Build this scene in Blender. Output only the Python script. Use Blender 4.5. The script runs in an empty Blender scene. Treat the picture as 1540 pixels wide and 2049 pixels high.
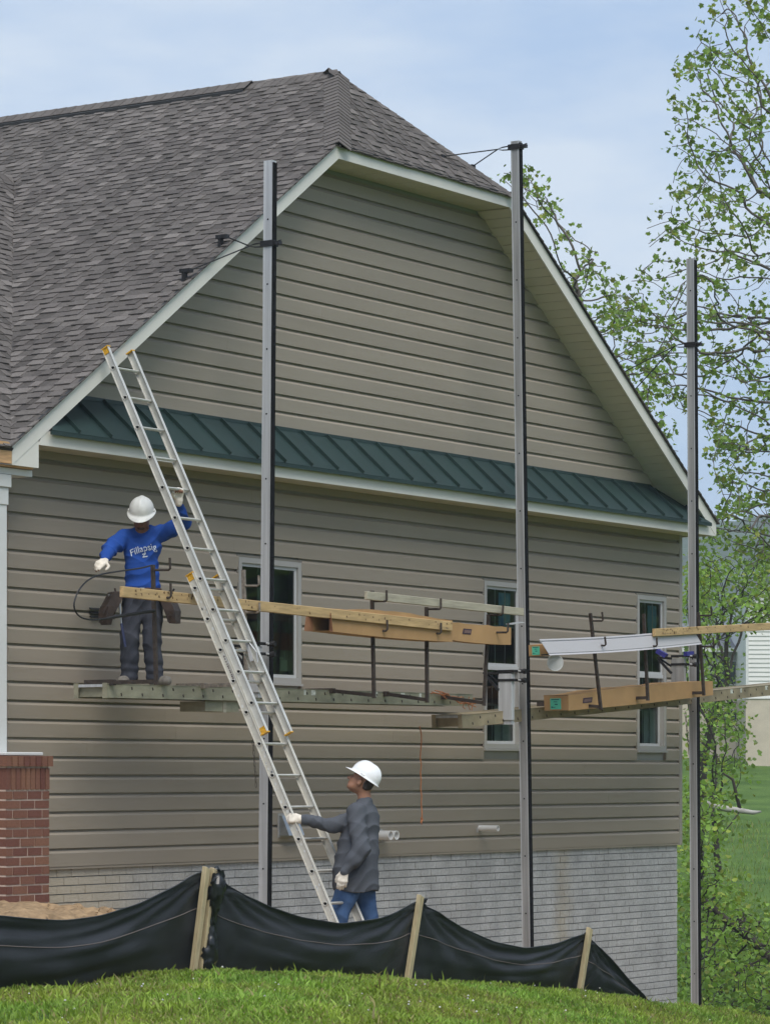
import bpy, bmesh, math, random
import numpy as np
from mathutils import Vector, Matrix, Quaternion
from mathutils.bvhtree import BVHTree
from mathutils.kdtree import KDTree

# ------------------------------------------------------------------ camera
# world: x runs along the sided gable wall (y = 0), y into the house, z up
FPX, HOR, PCX = 6450.0, 1548.0, 770.0          # focal length, horizon row and centre column in photo pixels
TH = math.atan((4977 - 770) / FPX)
RIGHT = np.array([math.sin(TH), -math.cos(TH), 0.0])
FWD = np.array([math.cos(TH), math.sin(TH), 0.0])
_Z0 = FPX / 223.7
_p0 = np.array([(100 - PCX) / FPX * _Z0, _Z0])
CAM = np.array([-(_p0[0] * RIGHT[0] + _p0[1] * FWD[0]), -(_p0[0] * RIGHT[1] + _p0[1] * FWD[1]), 1.65])

scene = bpy.context.scene
camd = bpy.data.cameras.new('camera')
camo = bpy.data.objects.new('camera', camd)
scene.collection.objects.link(camo)
camd.sensor_fit = 'VERTICAL'
camd.sensor_height = 24.0
camd.lens = FPX / 2049 * 24.0
camd.shift_y = (HOR - 1024.5) / 2049
camd.clip_start = 0.5
camd.clip_end = 6000
camo.location = CAM
camo.rotation_euler = (math.pi / 2, 0, -(math.pi / 2 - math.atan2(FWD[1], FWD[0])))
scene.camera = camo

# ------------------------------------------------------------------ light
SUN_EL = math.radians(55)
SUN_DIR = np.array([-0.70, -0.71]); SUN_DIR = SUN_DIR / np.linalg.norm(SUN_DIR)      # towards the sun, horizontally
world = bpy.data.worlds.new('World')
scene.world = world
world.use_nodes = True
_nt = world.node_tree
_bg = _nt.nodes['Background']
_sky = _nt.nodes.new('ShaderNodeTexSky')
_sky.sky_type = 'NISHITA'
_sky.sun_disc = False
_sky.sun_elevation = SUN_EL
_sky.sun_rotation = math.atan2(SUN_DIR[0], SUN_DIR[1])
_sky.air_density = 1.0
_sky.dust_density = 1.5
_sky.ozone_density = 1.5
_tc = _nt.nodes.new('ShaderNodeTexCoord')
_mp = _nt.nodes.new('ShaderNodeMapping')
_mp.inputs['Scale'].default_value = (1.0, 1.0, 3.2)
_mp.inputs['Rotation'].default_value = (0.1, 0.12, 0.6)
_no = _nt.nodes.new('ShaderNodeTexNoise')
_no.inputs['Scale'].default_value = 7.5
_no.inputs['Detail'].default_value = 6.0
_no.inputs['Roughness'].default_value = 0.55
_rp = _nt.nodes.new('ShaderNodeMapRange')
_rp.inputs['From Min'].default_value = 0.38
_rp.inputs['From Max'].default_value = 0.66
_veil = _nt.nodes.new('ShaderNodeMix'); _veil.data_type = 'RGBA'
_veil.inputs[6].default_value = (4.15, 5.45, 7.50, 1)      # thin high cloud veil, blue part
_veil.inputs[7].default_value = (6.5, 7.25, 8.2, 1)         # and whiter wisps
_mx = _nt.nodes.new('ShaderNodeMix'); _mx.data_type = 'RGBA'
_mx.inputs[0].default_value = 0.80
_L = _nt.links.new
_L(_tc.outputs['Generated'], _mp.inputs['Vector']); _L(_mp.outputs[0], _no.inputs['Vector'])
_L(_no.outputs['Fac'], _rp.inputs['Value']); _L(_rp.outputs[0], _veil.inputs[0])
_L(_sky.outputs[0], _mx.inputs[6]); _L(_veil.outputs[2], _mx.inputs[7])
_L(_mx.outputs[2], _bg.inputs['Color'])
_bg.inputs['Strength'].default_value = 0.10

sund = bpy.data.lights.new('sun', 'SUN')
sund.energy = 2.5
sund.angle = math.radians(38)
sund.color = (1.0, 0.95, 0.87)
suno = bpy.data.objects.new('sun', sund)
scene.collection.objects.link(suno)
_sv = Vector((SUN_DIR[0] * math.cos(SUN_EL), SUN_DIR[1] * math.cos(SUN_EL), math.sin(SUN_EL)))
suno.rotation_euler = _sv.to_track_quat('Z', 'Y').to_euler()
suno.location = (-20, -20, 30)

vs = scene.view_settings
vs.view_transform = 'Standard'; vs.look = 'None'; vs.exposure = 0.30; vs.gamma = 1.0
vs.use_curve_mapping = False
scene.cycles.use_denoising = True
scene.cycles.use_adaptive_sampling = True
scene.cycles.adaptive_threshold = 0.025
scene.cycles.max_bounces = 6
scene.cycles.diffuse_bounces = 3
scene.cycles.glossy_bounces = 3
scene.cycles.transmission_bounces = 4
scene.cycles.transparent_max_bounces = 16
scene.cycles.volume_bounces = 0

random.seed(7)
rng = np.random.default_rng(11)
COL = scene.collection

# ------------------------------------------------------------------ measuring: photo pixel -> point at a known plane
def ray(px, py):
    return FWD + RIGHT * ((px - PCX) / FPX) + np.array([0, 0, (HOR - py) / FPX])
def onY(px, py, Y):
    d = ray(px, py); return CAM + d * ((Y - CAM[1]) / d[1])
def onX(px, py, X):
    d = ray(px, py); return CAM + d * ((X - CAM[0]) / d[0])
def atD(px, py, D):
    return CAM + ray(px, py) * D
def V(*a):
    return np.array(a, float)
def nrm(v):
    v = np.asarray(v, float); return v / (np.linalg.norm(v) + 1e-12)
def lerp(a, b, t):
    return a + (b - a) * t
def sstep(a, b, x):
    t = np.clip((x - a) / (b - a), 0, 1); return t * t * (3 - 2 * t)

# ------------------------------------------------------------------ materials
MATS = {}
def mat(name, col, rough=0.6, spec=0.4, metal=0.0, var=0.0, vscale=8.0, var2=None, bump=0.0, bscale=60.0,
        objvar=0.0, attr=None, stretch=(1, 1, 1), detail=4.0, alpha=None, coords='Object', huevar=0.0, subsurf=0.0):
    """Principled material: base colour with noise variation, random tint per object, optional colour attribute, bump grain."""
    if name in MATS: return MATS[name]
    m = bpy.data.materials.new(name); m.use_nodes = True
    nt = m.node_tree; b = nt.nodes['Principled BSDF']; L = nt.links.new
    b.inputs['Roughness'].default_value = rough
    b.inputs['Specular IOR Level'].default_value = spec
    b.inputs['Metallic'].default_value = metal
    c = (*col, 1)
    tc = nt.nodes.new('ShaderNodeTexCoord')
    mp = nt.nodes.new('ShaderNodeMapping'); mp.inputs['Scale'].default_value = stretch
    L(tc.outputs[coords], mp.inputs['Vector'])
    out = None
    rgb = nt.nodes.new('ShaderNodeRGB'); rgb.outputs[0].default_value = c; out = rgb.outputs[0]
    if attr:
        a = nt.nodes.new('ShaderNodeAttribute'); a.attribute_name = attr
        mm = nt.nodes.new('ShaderNodeMix'); mm.data_type = 'RGBA'; mm.blend_type = 'MULTIPLY'; mm.inputs[0].default_value = 1
        L(out, mm.inputs[6]); L(a.outputs['Color'], mm.inputs[7]); out = mm.outputs[2]
    if var > 0:
        n = nt.nodes.new('ShaderNodeTexNoise'); n.inputs['Scale'].default_value = vscale; n.inputs['Detail'].default_value = detail
        n.inputs['Roughness'].default_value = 0.6
        L(mp.outputs[0], n.inputs['Vector'])
        if var2 is not None:
            r = nt.nodes.new('ShaderNodeMapRange'); r.inputs['From Min'].default_value = 0.5 - 0.25 / max(var, .05) * .5; r.inputs['From Max'].default_value = 0.5 + 0.25 / max(var, .05) * .5
            L(n.outputs['Fac'], r.inputs['Value'])
            mm = nt.nodes.new('ShaderNodeMix'); mm.data_type = 'RGBA'; mm.inputs[7].default_value = (*var2, 1)
            L(r.outputs[0], mm.inputs[0]); L(out, mm.inputs[6]); out = mm.outputs[2]
        else:
            r = nt.nodes.new('ShaderNodeMapRange'); r.inputs['From Min'].default_value = 0.3; r.inputs['From Max'].default_value = 0.7
            r.inputs['To Min'].default_value = 1 - var; r.inputs['To Max'].default_value = 1 + var
            L(n.outputs['Fac'], r.inputs['Value'])
            h = nt.nodes.new('ShaderNodeHueSaturation'); L(r.outputs[0], h.inputs['Value']); L(out, h.inputs['Color']); out = h.outputs[0]
    if objvar > 0 or huevar > 0:
        oi = nt.nodes.new('ShaderNodeObjectInfo')
        h = nt.nodes.new('ShaderNodeHueSaturation')
        r = nt.nodes.new('ShaderNodeMapRange'); r.inputs['To Min'].default_value = 1 - objvar; r.inputs['To Max'].default_value = 1 + objvar
        L(oi.outputs['Random'], r.inputs['Value']); L(r.outputs[0], h.inputs['Value'])
        if huevar:
            r2 = nt.nodes.new('ShaderNodeMapRange'); r2.inputs['To Min'].default_value = .5 - huevar; r2.inputs['To Max'].default_value = .5 + huevar
            L(oi.outputs['Random'], r2.inputs['Value']); L(r2.outputs[0], h.inputs['Hue'])
        L(out, h.inputs['Color']); out = h.outputs[0]
    L(out, b.inputs['Base Color'])
    if bump > 0:
        n2 = nt.nodes.new('ShaderNodeTexNoise'); n2.inputs['Scale'].default_value = bscale; n2.inputs['Detail'].default_value = 5
        bp = nt.nodes.new('ShaderNodeBump'); bp.inputs['Strength'].default_value = 1; bp.inputs['Distance'].default_value = bump
        L(mp.outputs[0], n2.inputs['Vector']); L(n2.outputs['Fac'], bp.inputs['Height']); L(bp.outputs[0], b.inputs['Normal'])
    if subsurf:
        b.inputs['Subsurface Weight'].default_value = subsurf; b.inputs['Subsurface Radius'].default_value = (.012, .005, .003)
    if alpha is not None: b.inputs['Alpha'].default_value = alpha
    MATS[name] = m
    return m

def leaf_mat(name, col, trans=0.35, attr='shade'):
    m = bpy.data.materials.new(name); m.use_nodes = True
    nt = m.node_tree; L = nt.links.new
    b = nt.nodes['Principled BSDF']; b.inputs['Roughness'].default_value = .55; b.inputs['Specular IOR Level'].default_value = .3
    a = nt.nodes.new('ShaderNodeAttribute'); a.attribute_name = attr
    mm = nt.nodes.new('ShaderNodeMix'); mm.data_type = 'RGBA'; mm.blend_type = 'MULTIPLY'; mm.inputs[0].default_value = 1
    mm.inputs[6].default_value = (*col, 1); L(a.outputs['Color'], mm.inputs[7]); L(mm.outputs[2], b.inputs['Base Color'])
    t = nt.nodes.new('ShaderNodeBsdfTranslucent')
    t2 = nt.nodes.new('ShaderNodeMix'); t2.data_type = 'RGBA'; t2.blend_type = 'MULTIPLY'; t2.inputs[0].default_value = 1
    L(mm.outputs[2], t2.inputs[6]); t2.inputs[7].default_value = (1.25, 1.2, .6, 1); L(t2.outputs[2], t.inputs['Color'])
    mx = nt.nodes.new('ShaderNodeMixShader'); mx.inputs[0].default_value = trans
    L(b.outputs[0], mx.inputs[1]); L(t.outputs[0], mx.inputs[2])
    L(mx.outputs[0], nt.nodes['Material Output'].inputs['Surface'])
    MATS[name] = m
    return m

def glass_mat(name, tint=(.9, .95, .93), refl=1.5):
    m = bpy.data.materials.new(name); m.use_nodes = True
    nt = m.node_tree; L = nt.links.new
    nt.nodes.remove(nt.nodes['Principled BSDF'])
    tr = nt.nodes.new('ShaderNodeBsdfTransparent'); tr.inputs[0].default_value = (*tint, 1)
    gl = nt.nodes.new('ShaderNodeBsdfGlossy'); gl.inputs['Roughness'].default_value = .02
    fr = nt.nodes.new('ShaderNodeFresnel'); fr.inputs[0].default_value = refl
    mx = nt.nodes.new('ShaderNodeMixShader')
    L(fr.outputs[0], mx.inputs[0]); L(tr.outputs[0], mx.inputs[1]); L(gl.outputs[0], mx.inputs[2])
    L(mx.outputs[0], nt.nodes['Material Output'].inputs['Surface'])
    MATS[name] = m
    return m

# ------------------------------------------------------------------ objects
WL = {}       # world location of each thing, so that its parts can be built in world coordinates
def tag(o, label=None, cat=None, group=None, kind=None):
    if label: o['label'] = label
    if cat: o['category'] = cat
    if group: o['group'] = group
    if kind: o['kind'] = kind
    return o
def thing(name, loc, label, cat, group=None):
    o = bpy.data.objects.new(name, None); COL.objects.link(o)
    o.location = loc; o.empty_display_size = .1
    WL[o.name] = np.array(loc, float)
    return tag(o, label, cat, group)
def link(name, me, parent=None, loc=None):
    o = bpy.data.objects.new(name, me); COL.objects.link(o)
    base = WL[parent.name] if parent is not None else np.zeros(3)
    if parent is not None: o.parent = parent
    if loc is not None: o.location = np.asarray(loc, float) - base
    WL[o.name] = base if parent is not None else (np.asarray(loc, float) if loc is not None else np.zeros(3))
    return o
def mesh_np(name, v, faces, mats, mi=None, smooth=False, shade=None):
    """mesh from numpy verts and an (n,k) face array or list of lists"""
    me = bpy.data.meshes.new(name)
    if isinstance(faces, np.ndarray):
        n, k = faces.shape
        me.vertices.add(len(v)); me.vertices.foreach_set('co', np.asarray(v, np.float32).ravel())
        me.loops.add(n * k); me.loops.foreach_set('vertex_index', faces.astype(np.int32).ravel())
        me.polygons.add(n); me.polygons.foreach_set('loop_start', np.arange(0, n * k, k, dtype=np.int32))
        me.update(calc_edges=True)
    else:
        me.from_pydata([tuple(map(float, q)) for q in v], [], faces)
    for m in (mats if isinstance(mats, (list, tuple)) else [mats]): me.materials.append(m)
    if mi is not None: me.polygons.foreach_set('material_index', np.asarray(mi, np.int32))
    if smooth: me.polygons.foreach_set('use_smooth', np.ones(len(me.polygons), bool))
    if shade is not None:
        a = me.color_attributes.new('shade', 'FLOAT_COLOR', 'POINT')
        s = np.asarray(shade, np.float32)
        if s.ndim == 1: s = np.stack([s, s, s], 1)
        a.data.foreach_set('color', np.concatenate([s, np.ones((len(s), 1), np.float32)], 1).ravel())
    return me

class MB:
    """collects shapes in world coordinates; obj() links them as one mesh"""
    def __init__(s): s.v = []; s.f = []; s.m = []; s.sh = []; s.cur = 0; s.shade = 1.0
    def pts(s, P):
        i = len(s.v); s.v += [np.asarray(p, float) for p in P]; s.sh += [s.shade] * len(P); return list(range(i, i + len(P)))
    def face(s, idx): s.f.append(list(idx)); s.m.append(s.cur)
    def poly(s, P): s.face(s.pts(P))
    def hexa(s, P):            # 8 points: bottom loop 0-3, top loop 4-7
        a = s.pts(P)
        for q in ((3, 2, 1, 0), (4, 5, 6, 7), (0, 1, 5, 4), (1, 2, 6, 5), (2, 3, 7, 6), (3, 0, 4, 7)): s.face([a[k] for k in q])
        return s
    def box(s, lo, hi):
        (x0, y0, z0), (x1, y1, z1) = lo, hi
        x0, x1 = min(x0, x1), max(x0, x1); y0, y1 = min(y0, y1), max(y0, y1); z0, z1 = min(z0, z1), max(z0, z1)
        return s.hexa([(x0, y0, z0), (x1, y0, z0), (x1, y1, z0), (x0, y1, z0), (x0, y0, z1), (x1, y0, z1), (x1, y1, z1), (x0, y1, z1)])
    def beam(s, p0, p1, w, h, up=(0, 0, 1)):
        """box from p0 to p1, width w sideways, height h along up (centred)"""
        p0 = np.asarray(p0, float); p1 = np.asarray(p1, float); d = nrm(p1 - p0)
        sd = np.cross(d, np.asarray(up, float)); sd = nrm(sd); u = np.cross(sd, d)
        q = []
        for p in (p0, p1):
            q.append([p - sd * w / 2 - u * h / 2, p + sd * w / 2 - u * h / 2, p + sd * w / 2 + u * h / 2, p - sd * w / 2 + u * h / 2])
        return s.hexa(q[0] + q[1])
    def prism(s, P, vec):
        P = [np.asarray(p, float) for p in P]; vec = np.asarray(vec, float)
        n = len(P); nn = np.zeros(3)
        for i in range(n): nn += np.cross(P[i], P[(i + 1) % n])
        if nn @ vec < 0: P = P[::-1]
        a = s.pts(P); b = s.pts([p + vec for p in P])
        s.face(a[::-1]); s.face(b)
        for i in range(n): s.face([a[i], a[(i + 1) % n], b[(i + 1) % n], b[i]])
        return s
    def tube(s, path, r, n=8, caps=True):
        path = [np.asarray(p, float) for p in path]; m = len(path)
        rr = r if isinstance(r, (list, tuple, np.ndarray)) else [r] * m
        ref = np.array([.13, .31, .94]); rings = []
        d0 = nrm(path[1] - path[0]); u = nrm(np.cross(d0, ref))
        for i, p in enumerate(path):
            d = nrm((path[min(i + 1, m - 1)] - path[max(i - 1, 0)]))
            u = nrm(u - d * (u @ d)); w = np.cross(d, u)
            rings.append(s.pts([p + rr[i] * (math.cos(t) * u + math.sin(t) * w) for t in np.linspace(0, 2 * math.pi, n, endpoint=False)]))
        for i in range(m - 1):
            for k in range(n): s.face([rings[i][k], rings[i][(k + 1) % n], rings[i + 1][(k + 1) % n], rings[i + 1][k]])
        if caps: s.face(rings[0][::-1]); s.face(rings[-1])
        return s
    def grid(s, G, flip=False):
        """G[i][j] points -> quads"""
        ids = [s.pts(row) for row in G]
        for i in range(len(G) - 1):
            for j in range(len(G[0]) - 1):
                q = [ids[i][j], ids[i][j + 1], ids[i + 1][j + 1], ids[i + 1][j]]
                s.face(q[::-1] if flip else q)
        return s
    def obj(s, name, mats, parent=None, smooth=False, origin=None, shade=False, bevel=0):
        v = np.array(s.v)
        base = WL[parent.name] if parent is not None else (np.asarray(origin, float) if origin is not None else np.zeros(3))
        me = mesh_np(name, v - base, s.f, mats, s.m if isinstance(mats, (list, tuple)) and len(mats) > 1 else None, smooth, np.array(s.sh) if shade else None)
        o = link(name, me, parent, None if parent is not None else base)
        if bevel:
            md = o.modifiers.new('bevel', 'BEVEL'); md.width = bevel; md.segments = 1; md.limit_method = 'ANGLE'
        return o

def text_mesh(body, size):
    cu = bpy.data.curves.new('t', 'FONT'); cu.body = body; cu.size = size; cu.align_x = 'CENTER'; cu.align_y = 'CENTER'; cu.resolution_u = 3
    o = bpy.data.objects.new('t', cu); COL.objects.link(o)
    dg = bpy.context.evaluated_depsgraph_get(); me = o.evaluated_get(dg).to_mesh()
    v = np.array([tuple(q.co) for q in me.vertices]); f = [list(p.vertices) for p in me.polygons]
    o.evaluated_get(dg).to_mesh_clear(); bpy.data.objects.remove(o); bpy.data.curves.remove(cu)
    return v, f
def text_on(name, body, size, centre, ex, ey, m, parent, off=0.003):
    """flat lettering lying on a surface: ex reading direction, ey up"""
    v, f = text_mesh(body, size); ex = nrm(ex); ey = nrm(ey - ex * (np.asarray(ey) @ ex)); nz = np.cross(ex, ey)
    P = np.asarray(centre) + v[:, :1] * ex + v[:, 1:2] * ey + nz * off
    b = MB(); b.v = list(P); b.f = f; b.m = [0] * len(f)
    return b.obj(name, m, parent)

# ================================================================== ground
XA = [-40, -6, -3.7, -1.76, -0.77, 1.96, 3.1, 3.7, 5.5, 8, 12, 30]
ZA = [.25, .20, .18, .06, -.045, -.30, -.43, -.49, -.78, -1.15, -1.6, -2.4]
XB = [-40, -3, -.6, 1.0, 3.5, 6.8, 10.6, 12.2, 16, 40]
ZB = [.5, .47, .45, .15, -.15, -.55, -1.35, -1.75, -2.5, -3.5]
SV = [30, 40, 48, 58, 75, 112, 150, 400, 3000]
ZV = [-2.0, -2.6, -3.6, -3.3, -1.4, 2.3, 3.4, 6, 8]
def gz(x, y):
    x = np.asarray(x, float); y = np.asarray(y, float)
    a = np.interp(x, XA, ZA); b = np.interp(x, XB, ZB)
    z = lerp(a, b, sstep(-3.9, -0.6, y))
    s = (x - CAM[0]) * FWD[0] + (y - CAM[1]) * FWD[1]
    v = np.interp(s, SV, ZV)
    z = lerp(z, v, sstep(12.4, 17, x) * sstep(33, 44, s))
    r = (x - CAM[0]) * RIGHT[0] + (y - CAM[1]) * RIGHT[1]
    z = z - .115 * np.clip(r + .75, 0, 8) * (1 - sstep(-6.4, -4.5, y))          # the lawn falls away to the right in front of the fence
    z = z + .025 * np.sin(x * 1.3 + .4) * np.sin(y * 1.1) + .015 * np.sin(x * 3.1 + y * 2.3)
    return z
def build_ground():
    xs = np.concatenate([np.linspace(-900, -60, 12), np.linspace(-50, -12, 20), np.linspace(-11, 16, 136), np.linspace(17, 140, 70), np.linspace(160, 2600, 26)])
    ys = np.concatenate([np.linspace(-900, -60, 12), np.linspace(-50, -13, 22), np.linspace(-12, 4, 81), np.linspace(5, 130, 66), np.linspace(150, 2600, 26)])
    X, Y = np.meshgrid(xs, ys, indexing='ij'); Z = gz(X, Y)
    nx, ny = X.shape; v = np.stack([X, Y, Z], -1).reshape(-1, 3)
    i = np.arange(nx * ny).reshape(nx, ny)
    f = np.stack([i[:-1, :-1], i[1:, :-1], i[1:, 1:], i[:-1, 1:]], -1).reshape(-1, 4)
    m = bpy.data.materials.new('lawn_soil'); m.use_nodes = True; nt = m.node_tree; L = nt.links.new
    b = nt.nodes['Principled BSDF']; b.inputs['Roughness'].default_value = .95; b.inputs['Specular IOR Level'].default_value = .1
    geo = nt.nodes.new('ShaderNodeNewGeometry'); sep = nt.nodes.new('ShaderNodeSeparateXYZ'); L(geo.outputs['Position'], sep.inputs[0])
    n1 = nt.nodes.new('ShaderNodeTexNoise'); n1.inputs['Scale'].default_value = .9; n1.inputs['Detail'].default_value = 8; L(geo.outputs['Position'], n1.inputs['Vector'])
    n2 = nt.nodes.new('ShaderNodeTexNoise'); n2.inputs['Scale'].default_value = 14; n2.inputs['Detail'].default_value = 6; L(geo.outputs['Position'], n2.inputs['Vector'])
    g = nt.nodes.new('ShaderNodeValToRGB'); g.color_ramp.elements[0].position = .3; g.color_ramp.elements[0].color = (.050, .100, .020, 1)
    g.color_ramp.elements[1].position = .72; g.color_ramp.elements[1].color = (.115, .190, .044, 1); L(n1.outputs['Fac'], g.inputs[0])
    d = nt.nodes.new('ShaderNodeValToRGB'); d.color_ramp.elements[0].position = .3; d.color_ramp.elements[0].color = (.17, .105, .05, 1)
    d.color_ramp.elements[1].position = .7; d.color_ramp.elements[1].color = (.36, .25, .14, 1); L(n2.outputs['Fac'], d.inputs[0])
    def rng_(node, sock, a, c):
        r = nt.nodes.new('ShaderNodeMapRange'); r.inputs['From Min'].default_value = a; r.inputs['From Max'].default_value = c; L(sock, r.inputs['Value']); return r.outputs[0]
    def mul(a, c):
        q = nt.nodes.new('ShaderNodeMath'); q.operation = 'MULTIPLY'; L(a, q.inputs[0]); L(c, q.inputs[1]); return q.outputs[0]
    bare = mul(rng_(None, sep.outputs['Y'], -4.55, -4.35), rng_(None, sep.outputs['X'], 14.5, 13.5))   # bare soil between the fence and the wall
    bare = mul(bare, rng_(None, sep.outputs['Y'], 25, 20))
    mx = nt.nodes.new('ShaderNodeMix'); mx.data_type = 'RGBA'; L(bare, mx.inputs[0]); L(g.outputs[0], mx.inputs[6]); L(d.outputs[0], mx.inputs[7])
    L(mx.outputs[2], b.inputs['Base Color'])
    bp = nt.nodes.new('ShaderNodeBump'); bp.inputs['Distance'].default_value = .03; L(n2.outputs['Fac'], bp.inputs['Height']); L(bp.outputs[0], b.inputs['Normal'])
    o = link('ground', mesh_np('ground', v, f, m, smooth=True)); o['kind'] = 'structure'
build_ground()

# ================================================================== the house
M_SIDING = mat('khaki_vinyl_siding', (.304, .262, .209), rough=.5, spec=.35, var=.05, vscale=1.6, objvar=.025, bump=.0012, bscale=9, stretch=(.25, 1, 3))
M_TRIM = mat('pale_grey_fascia', (.67, .655, .60), rough=.45, var=.03, vscale=2)
M_SOFFIT = mat('cream_soffit', (.60, .56, .45), rough=.5, objvar=.03)
M_SHINGLE = mat('asphalt_shingle', (.122, .110, .103), rough=.95, spec=.15, attr='shade', var=.22, vscale=55, bump=.004, bscale=160, objvar=.05, huevar=.006)
M_DARK = mat('dark_drip_edge', (.02, .02, .02), rough=.6)
M_GREEN = mat('green_painted_metal', (.011, .031, .028), rough=.55, spec=.5, var=.12, vscale=3, objvar=.05)
M_CONC = mat('brick_form_concrete', (.40, .40, .39), rough=.92, spec=.2, objvar=.04)
def stain_concrete():
    """mottled grey, soil splash near the porch, one rusty run below the middle of the wall"""
    nt = M_CONC.node_tree; L = nt.links.new; b = nt.nodes['Principled BSDF']; src = b.inputs['Base Color'].links[0].from_socket
    geo = nt.nodes.new('ShaderNodeNewGeometry'); sep = nt.nodes.new('ShaderNodeSeparateXYZ'); L(geo.outputs['Position'], sep.inputs[0])
    def noise(sc, det=5):
        n = nt.nodes.new('ShaderNodeTexNoise'); n.inputs['Scale'].default_value = sc; n.inputs['Detail'].default_value = det; L(geo.outputs['Position'], n.inputs['Vector']); return n.outputs['Fac']
    def math_(op, a, c):
        q = nt.nodes.new('ShaderNodeMath'); q.operation = op
        for k, x in enumerate((a, c)):
            if isinstance(x, (int, float)): q.inputs[k].default_value = x
            else: L(x, q.inputs[k])
        return q.outputs[0]
    def rmap(v, a, c, d=0, e=1):
        q = nt.nodes.new('ShaderNodeMapRange'); q.inputs['From Min'].default_value = a; q.inputs['From Max'].default_value = c; q.inputs['To Min'].default_value = d; q.inputs['To Max'].default_value = e; L(v, q.inputs['Value']); return q.outputs[0]
    h = nt.nodes.new('ShaderNodeHueSaturation'); L(src, h.inputs['Color']); L(math_('MULTIPLY', rmap(noise(3.0), .3, .7, .82, 1.14), rmap(noise(38.0), .3, .7, .84, 1.14)), h.inputs['Value'])
    tan = rmap(math_('ADD', sep.outputs['X'], math_('MULTIPLY', noise(1.3), 2.6)), 3.6, 1.5)
    m1 = nt.nodes.new('ShaderNodeMix'); m1.data_type = 'RGBA'; m1.inputs[7].default_value = (.46, .395, .285, 1); L(math_('MULTIPLY', tan, .8), m1.inputs[0]); L(h.outputs[0], m1.inputs[6])
    xr = onY(1128, 1760, 0)[0]
    band = rmap(math_('ABSOLUTE', math_('ADD', math_('SUBTRACT', sep.outputs['X'], float(xr)), math_('MULTIPLY', math_('SUBTRACT', noise(2.2), .5), .35)), 0), .26, .04)
    m2 = nt.nodes.new('ShaderNodeMix'); m2.data_type = 'RGBA'; m2.inputs[7].default_value = (.36, .27, .12, 1); L(math_('MULTIPLY', math_('MULTIPLY', band, noise(5.0)), .6), m2.inputs[0]); L(m1.outputs[2], m2.inputs[6]); L(m2.outputs[2], b.inputs['Base Color'])
    bp = nt.nodes.new('ShaderNodeBump'); bp.inputs['Distance'].default_value = .008; L(noise(55.0), bp.inputs['Height']); L(bp.outputs[0], b.inputs['Normal'])
stain_concrete()
M_CONC2 = mat('concrete_joint', (.235, .235, .225), rough=.95, var=.15, vscale=20)
M_BRICK = mat('red_brick', (.185, .086, .060), rough=.88, spec=.2, var=.22, vscale=9, objvar=.22, huevar=.012, bump=.003, bscale=60, coords='Generated')
M_MORTAR = mat('mortar', (.52, .42, .35), rough=.95, var=.12, vscale=30)
M_FRAME = mat('window_vinyl', (.36, .35, .33), rough=.45, objvar=.02)
M_SASH = mat('window_sash_white', (.50, .51, .51), rough=.4)
M_GLASS = glass_mat('window_glass', (.74, .84, .80), 2.1)
M_INNER = mat('interior_drywall', (.33, .32, .29), rough=.9)
M_RAW = mat('raw_lumber', (.56, .34, .17), rough=.8, var=.25, vscale=5, stretch=(1, 6, 6), objvar=.05)
M_WHITE = mat('white_paint', (.62, .63, .62), rough=.45, var=.04, vscale=3)
M_STEEL = mat('galvanised_steel', (.42, .45, .47), rough=.35, metal=.8, var=.2, vscale=12)
M_PVC = mat('white_pvc', (.78, .78, .76), rough=.35)

house = thing('house', (5.6, 4.5, 0), 'khaki vinyl sided house with clipped gable roof and green metal pent roof', 'house')
OY = -0.42
XL, XR = -0.60, 11.97
RX0, RZ0, RX1, RZ1 = -1.03, 4.48, 3.951, 7.874         # left rake, top edge
SX0, SX1, SZ1 = 7.33, 12.11, 4.662                        # right rake from (7.33, 7.874) down to (12.11, 4.662)
RIDX, RIDZ, RIDY = 5.608, 9.004, 0.678
KL = (RZ1 - RZ0) / (RX1 - RX0); KR = (RZ1 - SZ1) / (SX1 - SX0)
FV = .150                                                  # rake fascia, measured vertically
CLIPZ = RZ1 - .122

# ---- windows (outer trim): x0, x1, z0, z1
WINS = [(2.86, 3.92, 2.545, 3.75), (7.42, 8.22, 1.925, 3.75), (10.875, 11.59, 1.925, 3.756)]

# ---- wall core with window openings, side and back walls
wall = None
def build_wall():
    b = MB()
    xs = sorted({XL, XR} | {w[0] + .04 for w in WINS} | {w[1] - .04 for w in WINS})
    for a, c in zip(xs[:-1], xs[1:]):
        w = next((w for w in WINS if abs(w[0] + .04 - a) < 1e-6), None)
        for z0, z1 in (((.80, w[2] + .04), (w[3] - .04, 4.66)) if w else ((.80, 4.66),)):
            b.box((a, .020, z0), (c, .10, z1))
    # gable
    b.prism([(-.35, .020, 4.661), (XR - .15, .020, 4.661), (SX0 - .05, .020, 7.80), (RX1 + .05, .020, 7.80)], (0, .08, 0))
    b.box((XL, .10, .80), (XL + .1, 9.0, 4.68)); b.box((XR - .1, .10, .80), (XR, 9.0, 4.62)); b.box((XL, 8.9, .8), (XR, 9.0, 4.62))
    b.box((XL + .1, .1, .72), (XR - .1, 8.9, .80)); b.box((XL + .1, .1, 4.4), (XR - .1, 8.9, 4.5))
    b.box((4.9, .1, .8), (5.0, 8.9, 4.4)); b.box((9.6, .1, .8), (9.7, 8.9, 4.4)); b.box((XL + .1, 3.0, .8), (XR - .1, 3.1, 4.4))
    return b.obj('wall', M_INNER, house)
wall = build_wall()

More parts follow.
